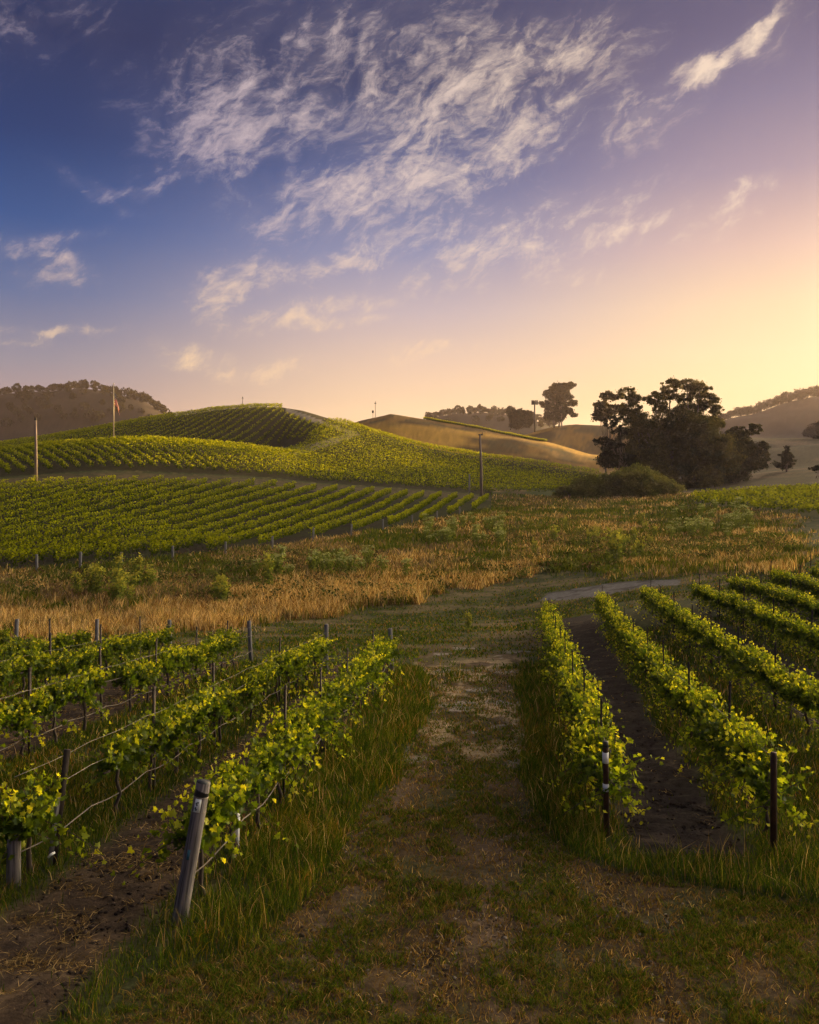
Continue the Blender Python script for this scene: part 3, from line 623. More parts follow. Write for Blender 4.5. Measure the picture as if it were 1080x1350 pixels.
for a, zz in ((-.30, h - .245), (-.18, h - .262), (-.30, h - .30), (-.20, h - .318), (-.08, h - .232)): patch(a - .09, a + .09, zz - .011, zz + .011, .0925, 2).build('print', TAGD, tg)
b = patch(-.35, .02, .80, .92, .0925).build('paint_mark', BLUEP, t)
# white stub, vine stump post, sleeved stake
x, y, z = at(312, 1122)
t = thing('white_stub', (x, y, z), 'short white painted stub post beside the drip hose under the near vines', 'stub post')
MB().tube([(0, 0, -.1), (.01, 0, .3), (.02, 0, .56)], [.034, .034, .036], 10).build('sleeve', WHITE, t)
MB().tube([(-.04, .03, -.1), (-.045, .02, .3), (-.01, .0, .55), (.02, 0, .64)], [.025, .02, .022, .016], 8).build('stake', BARK, t)
x, y, z = at(18, 1168)
tag(MB().tube([(0, 0, -.2), (0, 0, .35), (.01, 0, .62), (.01, 0, .66)], [.10, .092, .088, .075], 14).build('stump_post', WOOD, None, (x, y, z)), 'short brown stump post under leaves at the picture\'s left edge', 'stump post')
x, y, z = at(70, 1143)
t = thing('sleeved_stake', (x, y, z), 'dark leaning trellis stake with a grey metal sleeve on its lower half', 'trellis stake'); t.rotation_euler = (R_(-3), R_(6.5), .3)
MB().box((0, 0, .78), (.09, .06, 1.75)).build('stake', STEEL, t, None, False)
MB().box((-.045, -.05, .52), (.07, .03, 1.0)).build('sleeve', GREYWOOD, t, None, False)
MB().tube([(-.07, -.06, .16), (-.05, -.09, .2), (0, -.05, .22)], .02, 7).build('clip', WHITE, t)
# right row near end posts
x, y, z = at(800, 1102)
t = thing('banded_post', (x, y, z), 'slim red-brown end post with two white bands, right edge of track', 'end post')
MB().tube([(0, 0, -.2), (-.02, 0, 1.45), (-.02, 0, 1.5)], [.048, .046, .042], 12).build('shaft', RUST, t)
MB().tube([(-.019, 0, 1.17), (-.02, 0, 1.34)], .051, 12).build('band', WHITE, t); MB().tube([(-.012, 0, .72), (-.013, 0, .84)], .0525, 12).build('band', WHITE, t)
MB().tube([(-.02, 0, 1.42), (-.02, 0, 1.512)], [.0495, .045], 12).build('cap', BLACKCAP, t)
x, y, z = at(1020, 1128)
tag(MB().tube([(0, 0, -.2), (0, 0, 1.5), (0, 0, 1.54)], [.052, .048, .042], 12).build('end_post', RUST, None, (x, y, z)), 'dark brown pipe post, near end of second row right of track', 'end post')

# ------------------------------------------------------------------ mid-distance and hillside vines
MIDROW = (.18, 1.0); dl = math.hypot(*MIDROW); mdx, mdy = MIDROW[0] / dl, MIDROW[1] / dl
def mid_points():
    out = []
    for k in range(-48, 9):
        x0 = -13.5 + k * 3.3
        for y in np.arange(80, 206, 1.55):
            x = x0 + .18 * (y - 100) + .0; px = CX + FOC * x / y
            if px < -90 or px > 648: continue
            by, cy = float(I(px, B_Y)), float(I(px, C_Y))
            if by + 1.0 < y < cy - 1.5: out.append((x + random.uniform(-.1, .1), y + random.uniform(-.2, .2), k, y - by))
    return out
mp = mid_points()
mp.sort(key=lambda q: q[1] + 0 * q[3])
def small_vine(seed):
    r = np.random.default_rng(seed); n = 110
    P = np.stack([r.uniform(-.8, .8, n), r.normal(0, .15, n), r.uniform(.55, 1.75, n)], 1)
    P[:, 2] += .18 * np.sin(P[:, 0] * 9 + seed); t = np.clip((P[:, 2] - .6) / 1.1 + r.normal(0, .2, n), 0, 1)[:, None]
    A, B = rand_axes(n, r.uniform(.07, .13, n), r, .4); C = (LEAF_A * .58 * (1 - t) + (LEAF_B * .48 + LEAF_C * .2) * np.array([1.0, 1, .9]) * t) * r.uniform(.7, 1.3, n)[:, None]  # darker low leaves paint in canopy shade, brighter upper ones lit tops
    m = quads_mesh('canopy', P, A, B, C); m.materials.append(FARVINE)
    b = MB().tube([(0, 0, -.1), (.03, 0, .5), (0, 0, 1.0)], [.05, .04, .03], 5); tm = b.mesh('trunk'); tm.materials.append(BARK); return m, tm
SVV = [small_vine(i) for i in range(5)]
NM = max(0, 296 - nv)
front = sorted(mp, key=lambda q: q[3])[:NM * 4]; front = sorted(front, key=lambda q: q[1])[:NM]; fs = set(id(q) for q in front)
rzm = math.atan2(mdy, mdx)
for q in front:
    v = random.choice(SVV); o = thing('grapevine', (q[0], q[1], float(zfun(q[0], q[1]))), 'small grapevine in the front rows of the far block behind the dry meadow', 'grapevine', 'front vines of the block beyond the meadow', rzm + random.choice((0, math.pi)))
    s = random.uniform(.9, 1.1); o.scale = (s, s, s); link('canopy', v[0], None, o); link('trunk', v[1], None, o)
def far_vines(pts, ang, n, zlo, zhi, size, wid, bright, seed, along=.8):
    r = np.random.default_rng(seed); pts = np.array(pts); m = len(pts); Zb = zfun(pts[:, 0], pts[:, 1])
    base = np.repeat(np.stack([pts[:, 0], pts[:, 1], Zb], 1), n, 0); k = m * n
    a = r.uniform(-along, along, k); w = r.normal(0, wid, k); h = r.uniform(zlo, zhi, k)
    hv = np.repeat(r.uniform(.93, 1.07, m) * (.8 + .4 * fbm(pts[:, 0], pts[:, 1], .12, 3, 33.)), n)
    ang = np.repeat(np.broadcast_to(ang, (m,)), n)
    P = base + np.stack([np.cos(ang) * a - np.sin(ang) * w, np.sin(ang) * a + np.cos(ang) * w, h * hv], 1)
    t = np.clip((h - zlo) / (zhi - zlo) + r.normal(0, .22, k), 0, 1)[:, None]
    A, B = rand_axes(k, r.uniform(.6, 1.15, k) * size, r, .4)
    C = (LEAF_A * .58 * (1 - t) + (LEAF_B * .48 + LEAF_C * .2) * np.array([1.0, 1, .9]) * t) * (r.uniform(.7, 1.3, k) * bright)[:, None]  # colour runs from painted shade low down to painted light on top
    return P, A, B, C
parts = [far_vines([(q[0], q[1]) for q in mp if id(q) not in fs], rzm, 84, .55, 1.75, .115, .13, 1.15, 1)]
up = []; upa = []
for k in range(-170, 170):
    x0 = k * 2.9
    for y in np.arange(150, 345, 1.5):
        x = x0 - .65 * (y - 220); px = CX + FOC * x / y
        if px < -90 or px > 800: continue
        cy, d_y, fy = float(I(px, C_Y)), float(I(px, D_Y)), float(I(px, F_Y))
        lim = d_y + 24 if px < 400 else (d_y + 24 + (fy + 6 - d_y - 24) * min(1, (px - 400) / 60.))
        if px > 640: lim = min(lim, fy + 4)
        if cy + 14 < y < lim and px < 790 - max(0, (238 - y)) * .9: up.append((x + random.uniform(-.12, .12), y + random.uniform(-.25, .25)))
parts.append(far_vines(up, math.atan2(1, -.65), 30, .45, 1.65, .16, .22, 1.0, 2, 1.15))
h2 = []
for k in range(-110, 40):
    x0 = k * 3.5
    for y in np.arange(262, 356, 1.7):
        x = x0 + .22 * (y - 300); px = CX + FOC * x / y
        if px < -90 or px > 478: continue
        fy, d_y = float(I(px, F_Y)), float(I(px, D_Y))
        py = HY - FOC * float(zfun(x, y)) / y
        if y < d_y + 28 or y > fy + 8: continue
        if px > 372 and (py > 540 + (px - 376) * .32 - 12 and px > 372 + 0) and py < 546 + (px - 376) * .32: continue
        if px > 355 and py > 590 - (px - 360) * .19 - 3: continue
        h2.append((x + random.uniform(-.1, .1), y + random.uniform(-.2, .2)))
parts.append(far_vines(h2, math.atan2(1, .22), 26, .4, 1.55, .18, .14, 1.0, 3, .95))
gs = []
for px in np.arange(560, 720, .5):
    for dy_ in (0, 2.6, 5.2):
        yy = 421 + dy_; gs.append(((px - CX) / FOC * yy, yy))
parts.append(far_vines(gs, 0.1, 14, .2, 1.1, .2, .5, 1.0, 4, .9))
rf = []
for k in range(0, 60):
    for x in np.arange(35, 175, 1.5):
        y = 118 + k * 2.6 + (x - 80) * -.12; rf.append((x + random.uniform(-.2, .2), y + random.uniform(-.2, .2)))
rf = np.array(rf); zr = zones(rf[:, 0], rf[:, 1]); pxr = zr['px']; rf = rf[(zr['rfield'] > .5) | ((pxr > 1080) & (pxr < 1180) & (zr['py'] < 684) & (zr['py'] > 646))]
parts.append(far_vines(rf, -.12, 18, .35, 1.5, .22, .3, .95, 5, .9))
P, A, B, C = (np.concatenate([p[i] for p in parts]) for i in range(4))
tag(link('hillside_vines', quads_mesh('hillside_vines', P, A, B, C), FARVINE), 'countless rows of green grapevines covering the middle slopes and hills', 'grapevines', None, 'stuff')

# posts of the far block
FEP = round_post(1.8, .13, GREYWOOD)
for i, (px, py) in enumerate([(49, 756), (106, 752), (161, 749), (228, 741), (297, 733), (359, 724), (413, 714), (463, 707), (505, 700), (543, 692), (576, 686), (606, 680)]):
    x, y, z = at(px, py + 1); put(FEP, 'end_post', x, y, 'pale grey end post, %s from the left along the front of the far vine block' % ordn(i), 'end post', 'grey end posts of the block beyond the meadow', 0, (random.uniform(-.06, .06), random.uniform(-.06, .06)), random.uniform(.9, 1.1))

# ------------------------------------------------------------------ poles, flag, masts
def ground_pole(px, Y): X = (px - CX) / FOC * Y; return X, Y, float(zfun(X, Y))
x, y, z = ground_pole(47.5, 152); hp = (650 - 551) / FOC * y
t = thing('utility_pole', (x, y, z), 'tall bare brown utility pole at the vineyard\'s far left edge', 'utility pole')
hp = zpy(551, y) - z
MB().tube([(0, 0, -.5), (0, 0, hp * .5), (-.05, 0, hp)], [.27, .23, .17], 10).build('shaft', POLEW, t); MB().tube([(-.05, 0, hp - .4), (-.05, 0, hp + .05)], [.2, .2], 8).build('cap', DARKM, t)
x, y, z = ground_pole(635, 199); hp = zpy(572, y) - z
t = thing('utility_pole', (x, y, z), 'tall grey brown utility pole with dark top fitting near the big trees', 'utility pole')
MB().tube([(0, 0, -.5), (-.1, 0, hp * .5), (-.35, 0, hp)], [.36, .31, .2], 10).build('shaft', POLEW, t)
MB().box((-.2, 0, hp - .2), (1.0, .25, .28)).box((.15, 0, hp + .15), (.15, .15, .4)).build('bracket', DARKM, t, None, False)
x, y, z = ground_pole(619, 197); hp = zpy(625, y) - z
tag(MB().tube([(0, 0, -.4), (0, 0, hp - .05), (0, 0, hp)], [.2, .17, .12], 9).build('marker_pole', GREYWOOD, None, (x, y, z)), 'short grey pole standing just left of the tall utility pole', 'pole')
# flagpole with a limp flag
x, y, z = ground_pole(150, 213.5); hp = zpy(506, y) - z
t = thing('flagpole', (x, y, z), 'slim pale flagpole standing on the crest of the vineyard hill', 'flagpole')
MB().tube([(0, 0, -.3), (0, 0, hp * .6), (0, 0, hp)], [.14, .11, .07], 10).build('shaft', POLEM, t); MB().tube([(0, 0, hp), (0, 0, hp + .12), (0, 0, hp + .22)], [.07, .16, .05], 10).build('finial', POLEM, t)
def flag():
    ny_, nx_ = 40, 26; Hh, Ww = 3.0, 5.2; V = []; Cc = []; topz = zpy(517, y) - z
    for j in range(ny_):
        fv = j / (ny_ - 1)
        for i in range(nx_):
            fu = i / (nx_ - 1)
            xx = .1 + 1.35 * (1 - math.exp(-2.2 * fu)) * (.45 + .7 * fv) + .12 * math.sin(fu * 9 + fv * 3)
            yy = .28 * math.sin(fu * 13 + fv * 2.0) * min(1, fu * 5) * (.5 + fv * .6)
            zz = topz - fv * Hh * (1 - .12 * fu) - 3.0 * fu ** 1.25
            V.append((xx, yy, zz)); st = int(fv * 12.999)
            c = (.42, .012, .025) if st % 2 == 0 else (.5, .47, .46)
            if fu < .46 and fv < .6: c = (.02, .03, .10) if not (i % 3 == 1 and j % 4 == 2) else (.5, .5, .52)
            Cc.append(c)
    L = [];
    for j in range(ny_ - 1):
        for i in range(nx_ - 1): a = j * nx_ + i; L += [a, a + 1, a + nx_ + 1, a + nx_]
    return new_mesh('flag', V, L, [4] * (len(L) // 4), np.array(Cc), True)
fl = link('flag', flag(), mat_leaf('flag_cloth', .12, 0), None, (x, y, z)); tag(fl, 'limp red, white and blue striped flag hanging on the pole', 'flag')
# thin masts on the ridges, lamp-like tower
x, y, z = ground_pole(320, 342); hp = zpy(524, y) - z
tag(MB().tube([(0, 0, -.3), (0, 0, hp)], [.13, .09], 6).box((0, 0, hp - .5), (.9, .12, .12)).box((0, 0, hp), (.35, .3, .5)).build('weather_mast', DARKM, None, (x, y, z)), 'thin weather mast on the top of the round vineyard hill', 'mast')
x, y, z = ground_pole(495, 428); hp = zpy(529, y) - z
tag(MB().tube([(0, 0, -.3), (0, 0, hp)], [.14, .1], 6).box((0, 0, hp - 1), (.8, .3, .5)).box((-1.2, 0, hp * .35), (.9, .9, 1.2)).tube([(-1.2, 0, -.3), (-1.2, 0, hp * .35)], .1, 6).build('antenna_mast', DARKM, None, (x, y, z)), 'thin antenna mast on the summit of the brown dry hill', 'mast')
x, y, z = ground_pole(705, 575); hp = zpy(528, y) - z
t = thing('cell_tower', (x, y, z), 'dark single-pole cell tower with panel antennas between two ridge trees', 'cell tower')
MB().tube([(0, 0, -1), (0, 0, hp - .3)], [.55, .42], 8).build('mast', DARKM, t)
for k in range(9):
    a = 2 * math.pi * k / 9; MB().box((1.9 * math.cos(a), 1.9 * math.sin(a), hp - 1.3), (.5, .5, 2.9)).build('antenna_panel', DARKM, t, None, False)
MB().tube([(1.6 * math.cos(2 * math.pi * k / 12), 1.6 * math.sin(2 * math.pi * k / 12), hp - 1.4) for k in range(13)], .14, 5).tube([(-1.6, 0, hp - 1.4), (1.6, 0, hp - 1.4)], .12, 5).tube([(0, -1.6, hp - 1.4), (0, 1.6, hp - 1.4)], .12, 5).build('antenna_ring', DARKM, t)

# ------------------------------------------------------------------ trees
def tree(name, px, Y, blobs_, label, cat, group=None, leaf=.5, dens=1.0, col=((.028, .034, .014), (.06, .06, .022)), trunk_r=.6, stems=None, seed=0, pybase=None, shell=.55, up=.2):
    """blobs_: (px, py, rx, ry) lobes of the crown on the picture at distance Y"""
    r = np.random.default_rng(seed + 11); X0 = (px - CX) / FOC * Y; Z0 = float(zfun(X0, Y)); s = Y / FOC
    t = thing(name, (X0, Y, Z0), label, cat, group)
    P = []; C = []; cent = []
    lobes = list(blobs_)
    for (bx, by, brx, bry) in blobs_:
        for q in range(2):
            an = r.uniform(0, 6.28); f = r.uniform(.22, .42); lobes.append((bx + math.cos(an) * brx * r.uniform(.8, 1.15), by - abs(math.sin(an)) * bry * r.uniform(.7, 1.1) * (1 if r.random() < .7 else -.8), brx * f, bry * f))
    for (bx, by, brx, bry) in lobes:
        c = np.array([(bx - CX) * s - X0, r.normal(0, brx * s * .45), (HY - by) * s - Z0]); cent.append((c, brx * s))
        rad = np.array([brx * s, brx * s * .9, bry * s]); vol = rad.prod() ** (1 / 3.)
        ncl = int(7 + 6.0 * vol ** 1.5)
        d = r.normal(size=(ncl, 3)); d /= np.linalg.norm(d, axis=1)[:, None]; rr = r.uniform(shell, 1.0, ncl) ** .7
        cc = c + d * rad * rr[:, None]; cr = np.clip(vol * r.uniform(.14, .34, ncl), leaf * 1.2, leaf * 5.5)
        for q, q_r in zip(cc, cr):
            n = int(dens * 42 * (q_r / (leaf * 2.2)) ** 1.7) + 10
            dd = r.normal(size=(n, 3)) * np.array([1, 1, .7]) * q_r * r.uniform(.5, .95); P.append(q + dd)
            tt = r.uniform(0, 1); base_c = np.array(col[0]) * (1 - tt) + np.array(col[1]) * tt
            C.append(base_c[None] * r.uniform(.65, 1.35, n)[:, None])
    P = np.concatenate(P); C = np.concatenate(C); n = len(P)
    A, B = rand_axes(n, r.uniform(.5, 1.1, n) * leaf, r, up)
    link('crown', quads_mesh('crown', P, A, B, C), TREEL, t)
    b = MB(); st = stems or [(0, trunk_r)]
    top = max(c[2] for c, _ in cent)
    for (off, tr_) in st:
        cands = sorted(cent, key=lambda q: abs(q[0][0] - off))[:max(2, len(cent) // len(st) + 1)]
        cands = sorted(cands, key=lambda q: -q[1])[:9]; hi = max(c[2] for c, _ in cands) * .85; fork = np.array([off + r.normal(0, .5), r.normal(0, .4), hi * .42])
        b.tube([(off, 0, -.6), (off + r.normal(0, .2), 0, hi * .2), tuple(fork)], [tr_ * 1.25, tr_ * .9, tr_ * .7], 8)
        for c, rr in cands:
            m_ = fork * .45 + c * .55 + r.normal(size=3) * .5; b.tube([tuple(fork), tuple(m_), tuple(c + np.array([0, 0, rr * .3]))], [tr_ * .55, tr_ * .34, tr_ * .1], 6)
    b.build('trunk', TBARK, t)
    return t
EU = ((.045, .050, .016), (.125, .11, .035))
g = 'big dark trees beyond the meadow'
BIG = [(887, 508, 13, 8), (905, 507, 15, 7), (922, 515, 12, 9), (933, 529, 14, 9), (944, 541, 9, 6), (877, 520, 12, 7), (863, 529, 13, 8), (902, 526, 13, 7), (913, 541, 18, 8), (872, 539, 12, 7), (892, 546, 18, 8),
       (905, 562, 34, 18), (932, 560, 20, 14), (880, 574, 26, 20), (919, 588, 38, 22), (888, 606, 34, 22), (944, 608, 26, 20), (905, 628, 36, 16)]
tree('eucalyptus_tree', 884, 262, BIG, 'tallest broad dark eucalyptus in the middle of the big tree group', 'tree', g, .23, 1.0, EU, .8, [(0, .75), (7, .6), (-5, .5)], 1)
tree('eucalyptus_tree', 843, 256, [(826, 520, 11, 8), (837, 526, 9, 8), (830, 537, 13, 9), (839, 547, 10, 7), (824, 550, 10, 7), (833, 560, 13, 9), (852, 557, 18, 13), (846, 575, 20, 16), (858, 592, 24, 18), (840, 600, 20, 14), (860, 615, 22, 14)], 'slender eucalyptus with pale trunk at the left of the big tree group', 'tree', g, .23, .85, EU, .55, [(0, .42), (5, .5)], 2)
tree('eucalyptus_tree', 814, 250, [(805, 557, 9, 8), (818, 570, 9, 7), (797, 582, 10, 6), (811, 583, 10, 7), (808, 594, 16, 9), (797, 607, 9, 8), (821, 607, 15, 10), (833, 614, 12, 8), (806, 613, 9, 5)], 'small dark low tree at the left front of the big tree group', 'tree', g, .22, .9, ((.02, .024, .012), (.045, .042, .018)), .35, [(0, .3), (2, .25)], 3)
tree('eucalyptus_tree', 965, 268, [(974, 569, 15, 6), (991, 567, 9, 6), (972, 582, 18, 11), (1006, 590, 9, 7), (996, 601, 10, 7), (960, 596, 22, 16), (978, 614, 18, 9), (955, 620, 20, 10), (985, 590, 14, 10), (978, 596, 20, 14), (992, 610, 15, 9), (1003, 601, 9, 7), (945, 630, 26, 10), (1002, 612, 10, 6), (968, 626, 24, 8)], 'rounded dark tree at the right of the big tree group', 'tree', g, .23, .95, ((.030, .034, .015), (.07, .062, .025)), .55, [(0, .45), (-6, .4)], 4)
tree('eucalyptus_tree', 800, 330, [(803, 523, 9, 6), (791, 534, 8, 4), (797, 545, 11, 7), (808, 540, 8, 6), (790, 550, 8, 5)], 'thin hazy tree with bare top twigs behind the big group', 'tree', g, .45, .6, ((.05, .045, .022), (.08, .065, .03)), .4, None, 5)
for (q, w) in (((735, 570), [(739, 510, 9, 5), (751, 508, 6, 4), (732, 514, 7, 5), (725, 520, 7, 5), (743, 517, 9, 5), (735, 526, 10, 5), (721, 533, 8, 4), (748, 524, 7, 4), (741, 535, 9, 5), (754, 532, 6, 3), (726, 541, 9, 4), (748, 543, 9, 4), (737, 549, 9, 6), (724, 549, 7, 4), (757, 547, 4, 2)]),):
    tree('ridge_tree', q[0], q[1], w, 'tall open ridge tree just right of the cell tower', 'tree', 'trees on the far ridge', .5, .9, ((.028, .026, .012), (.05, .042, .018)), .6, [(-2, .5), (1, .5), (3, .4)], 6)
tree('ridge_tree', 684, 560, [(676, 545, 6, 5), (685, 544, 5, 5), (692, 549, 7, 6), (682, 553, 9, 6), (673, 539, 3, 3), (698, 547, 4, 4), (695, 557, 8, 5), (684, 560, 10, 5)], 'short round ridge tree left of the cell tower', 'tree', 'trees on the far ridge', .5, .9, ((.032, .030, .014), (.055, .046, .02)), .5, None, 7)
tree('conifer', 1037, 290, [(1038, 591, 3, 4), (1037, 596, 5, 5), (1036, 601, 7, 5), (1039, 606, 9, 5), (1035, 611, 10, 5), (1038, 615, 10, 4)], 'small dark cone-shaped tree alone right of the big tree group', 'tree', None, .22, 1.1, ((.025, .026, .012), (.045, .04, .018)), .3, None, 8, None, .2)
tree('dark_bush', 1078, 570, [(1076, 566, 9, 7), (1086, 563, 10, 8), (1067, 571, 6, 4), (1078, 573, 10, 5)], 'dark bush on the slope at the right picture edge', 'bush', None, .4, 1.1, ((.03, .028, .015), (.05, .042, .02)), .3, None, 9)
tree('dark_bush', 1076, 250, [(1076, 617, 8, 3), (1084, 618, 7, 3)], 'low dark bush on pale ground at the right picture edge', 'bush', None, .2, 1.1, ((.03, .028, .015), (.05, .042, .02)), .2, None, 19)
WI = ((.12, .13, .035), (.24, .23, .065))
for i, (px, Y, w, lb) in enumerate([(842, 216, [(830, 631, 26, 14), (848, 634, 26, 14), (812, 635, 22, 13), (868, 643, 22, 11), (842, 646, 40, 10), (800, 641, 22, 11), (884, 650, 14, 6), (838, 622, 18, 7), (820, 650, 30, 8)], 'large rounded olive shrub in front of the big dark trees'),
        (788, 214, [(788, 638, 22, 12), (772, 643, 20, 10), (803, 643, 20, 10), (788, 650, 26, 7)], 'olive shrub left of the large rounded shrub'),
        (752, 213, [(752, 648, 14, 7), (765, 650, 14, 6), (740, 652, 10, 4)], 'low olive shrub at the end of the vine slope')]):
    tree('shrub', px, Y, w, lb, 'shrub', 'olive shrubs before the big trees', .20, 1.5, WI, .12, [(-1.5, .1), (1.5, .1), (0, .12)], 20 + i, None, .35, .8)
# wooded crests of the far hills
def wood(pxs, Yb, hgt, label, name, seed, depth=60, per=1.0):
    r = np.random.default_rng(seed); P = []; C = []; S = []
    for px in pxs:
        for k in range(3):
            Y = Yb + r.uniform(-depth, 25) * (k > 0) + r.uniform(-8, 8); q = px + r.normal(0, 3); X = (q - CX) / FOC * Y; Z = float(zfun(X, Y)); h = hgt * r.uniform(.6, 1.3); w = h * r.uniform(.35, .6)
            n = int(70 * per); d = r.normal(size=(n, 3)); d /= np.linalg.norm(d, axis=1)[:, None]
            P.append(np.array([X, Y, Z + h * .55]) + d * np.array([w, w, h * .45]) * (r.uniform(.3, 1, n) ** .5)[:, None]); C.append(np.array((.03, .028, .014)) * r.uniform(.7, 1.4, n)[:, None]); S.append(r.uniform(.6, 1.3, n))
    P = np.concatenate(P); A, B = rand_axes(len(P), np.concatenate(S), r)
    tag(link(name, quads_mesh(name, P, A, B, np.concatenate(C)), TREEL), label, 'woodland', None, 'stuff')
wood(np.arange(-60, 222, 5.5), 955, 8, 'hazy woodland along the crest of the far left hill', 'woodland', 31, 130, 1.2)
wood(np.arange(566, 735, 5.5), 955, 7, 'hazy woodland along the crest of the distant central hill', 'woodland', 32, 90)
far_proto = []
def far_tree_mesh(seed):
    r = np.random.default_rng(seed); P = []; C = []
    for k in range(7):
        c = np.array([r.normal(0, 2.0), r.normal(0, 1.5), r.uniform(1.5, 7.5) if k else 7.2]); n = 70; P.append(c + r.normal(size=(n, 3)) * np.array([1.5, 1.3, 1.0])); C.append(np.array((.03, .026, .013)) * r.uniform(.7, 1.4, n)[:, None])
    P = np.concatenate(P); A, B = rand_axes(len(P), r.uniform(.4, .9, len(P)), r); m = quads_mesh('crown', P, A, B, np.concatenate(C)); m.materials.append(TREEL)
    tm = MB().tube([(0, 0, -1.5), (.2, 0, 3), (0, 0, 6.5)], [.5, .4, .25], 6).mesh('trunk'); tm.materials.append(TBARK); return m, tm
FT = [far_tree_mesh(400 + i) for i in range(5)]
pxl = list(np.arange(950, 1098, 4.2))
for i, px in enumerate(pxl):
    Y = 955 + random.uniform(-14, 8); px += random.uniform(-2, 2); X = (px - CX) / FOC * Y; v = random.choice(FT)
    if px > 1095: lb = 'small tree on the far right crest beyond the picture edge'
    else: lb = 'small sunset-rimmed tree, %s from the left along the far right hill crest' % ordn(i)
    o = thing('crest_tree', (X, Y, float(zfun(X, Y))), lb, 'tree', 'trees along the far right hill crest', random.uniform(0, 6)); s = random.uniform(.75, 1.35); o.scale = (s, s, s * random.uniform(.85, 1.1))
    link('crown', v[0], None, o); link('trunk', v[1], None, o)

# ------------------------------------------------------------------ grasses
def scatter(n, y0, y1, um=.53, seed=0):
    r = np.random.default_rng(seed); Y = np.exp(r.uniform(math.log(y0), math.log(y1), n)); U_ = r.uniform(-um, um, n); return U_ * (Y + 1), Y, r
def blades(name, X, Y, h, w, cols, lean, label, r, cat='grass', seg=True, zoff=0.0):
    n = len(X); Z = zfun(X, Y) + zoff; a = r.uniform(0, 2 * math.pi, n); lean = np.broadcast_to(lean, (n,)); ld = np.stack([np.cos(a), np.sin(a)], 1) * (lean * h * r.uniform(.3, 1.3, n))[:, None]
    b = r.uniform(0, 2 * math.pi, n); sx_ = np.stack([np.cos(b), np.sin(b)], 1) * w[:, None] * .5
    base = np.stack([X, Y, Z - .01], 1)
    def P_(f, wf, sgn):
        p = base.copy(); p[:, :2] += ld * f ** 1.8 + sx_ * sgn * wf; p[:, 2] += h * f * (1 - .15 * lean * f); return p
    V = np.stack([P_(0, 1, -1), P_(0, 1, 1), P_(.55, .8, 1), P_(.55, .8, -1), P_(1, 0, 1)], 1).reshape(-1, 3)
    off = (np.arange(n) * 5)[:, None]; loops = np.concatenate([np.array([[0, 1, 2, 3]]) + off, np.array([[3, 2, 4]]) + off], 1).ravel(); tot = np.tile([4, 3], n)
    tag(link(name, new_mesh(name, V, loops, tot, np.repeat(cols, 5, 0)), GRASS), label, cat, None, 'stuff')
G1, G2, G3, DRY, TANC = np.array((.042, .078, .007)), np.array((.092, .128, .012)), np.array((.17, .165, .026)), np.array((.25, .155, .05)), np.array((.66, .46, .20))
def pick(r, n, cs, ps):
    k = r.choice(len(cs), n, p=np.array(ps) / sum(ps)); return np.array(cs)[k] * r.uniform(.65, 1.35, n)[:, None]
# green strips beside and under the rows
X, Y, r = scatter(480000, 8.5, 46, .60, 51); zz = zones(X, Y); d = np.clip(zz['verge'] * (Y < 36) + zz['rowgreen'] * .75 + (zz['L'] | zz['R']) * .08, 0, 1) * (1 - .97 * zz['soil']) * (1 - .9 * zz['straw']) * (.45 + .55 * sst(fbm(X, Y, .8, 3, 15.), .25, .5))
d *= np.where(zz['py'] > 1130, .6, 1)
k = r.random(len(X)) < d; X, Y = X[k], Y[k]; n = len(X); pn = fbm(X, Y, .5, 3, 61.)
tall = r.random(n) < .05
hh = np.where(tall, 1.9, 1.0) * r.uniform(.08, .34, n) * (.55 + .9 * fbm(X, Y, .6, 3, 19.)) * np.where((zz['L'] | zz['R'])[k], .62, 1.0); cc = pick(r, n, [G1, G2, G3, DRY], [5, 3, 1.2, .6]); cc = np.where((pn > .6)[:, None] & (r.random(n) < .5)[:, None], cc * np.array([1.7, 1.15, 1.0]), cc)
cc[tall] = pick(r, int(tall.sum()), [TANC * .8, DRY, G3 * 1.2], [2, 2, 2])
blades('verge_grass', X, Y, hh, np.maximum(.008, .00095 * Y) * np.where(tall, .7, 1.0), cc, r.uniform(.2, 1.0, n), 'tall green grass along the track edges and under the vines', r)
# mown tufts over the track
X, Y, r = scatter(640000, 8.2, 36, .5, 52); zz = zones(X, Y); cl_ = fbm(X, Y * .75, 1.6, 4, 50.); d = zz['track'] * (1 - .55 * sst(Y, 17, 24)) * sst(cl_, .38, .54) * (.08 + .92 * sst(fbm(X, Y * 1.25, 8.5, 3, 5.), .42, .54)) + zz['track'] * .14
k = r.random(len(X)) < d; X, Y, d = X[k], Y[k], d[k]; n = len(X); cc = np.where((d < .3)[:, None], pick(r, n, [DRY * .7, DRY, G3 * .8, TANC * .7], [3, 2, 1.5, 1]), pick(r, n, [G1, G2, G3, DRY * .75], [3, 2.2, 1.8, 1.6]))
blades('track_turf', X, Y, r.uniform(.03, .12, n), np.maximum(.009, .0011 * Y), cc, 1.0, 'short patchy mown turf over the dirt track', r)
# headland turf
X, Y, r = scatter(150000, 31, 84, .60, 53); zz = zones(X, Y); d = np.clip(zz['head'] + .4 * (Y > 60) * (zz['px'] > 560), 0, 1) * (1 - zz['meadow']) * (1 - zz['tan']) * (1 - zz['road']) * (.25 + .75 * sst(fbm(X * .4, Y, .5, 4, 14.), .62, .42)) * (~zz['R'])
k = r.random(len(X)) < d; X, Y = X[k], Y[k]; n = len(X)
blades('headland_turf', X, Y, r.uniform(.06, .2, n), np.maximum(.02, .0012 * Y), pick(r, n, [G1, G2, G3, DRY], [3, 2.5, 1.5, 1.2]), .8, 'short green turf of the headland between vines and meadow', r)
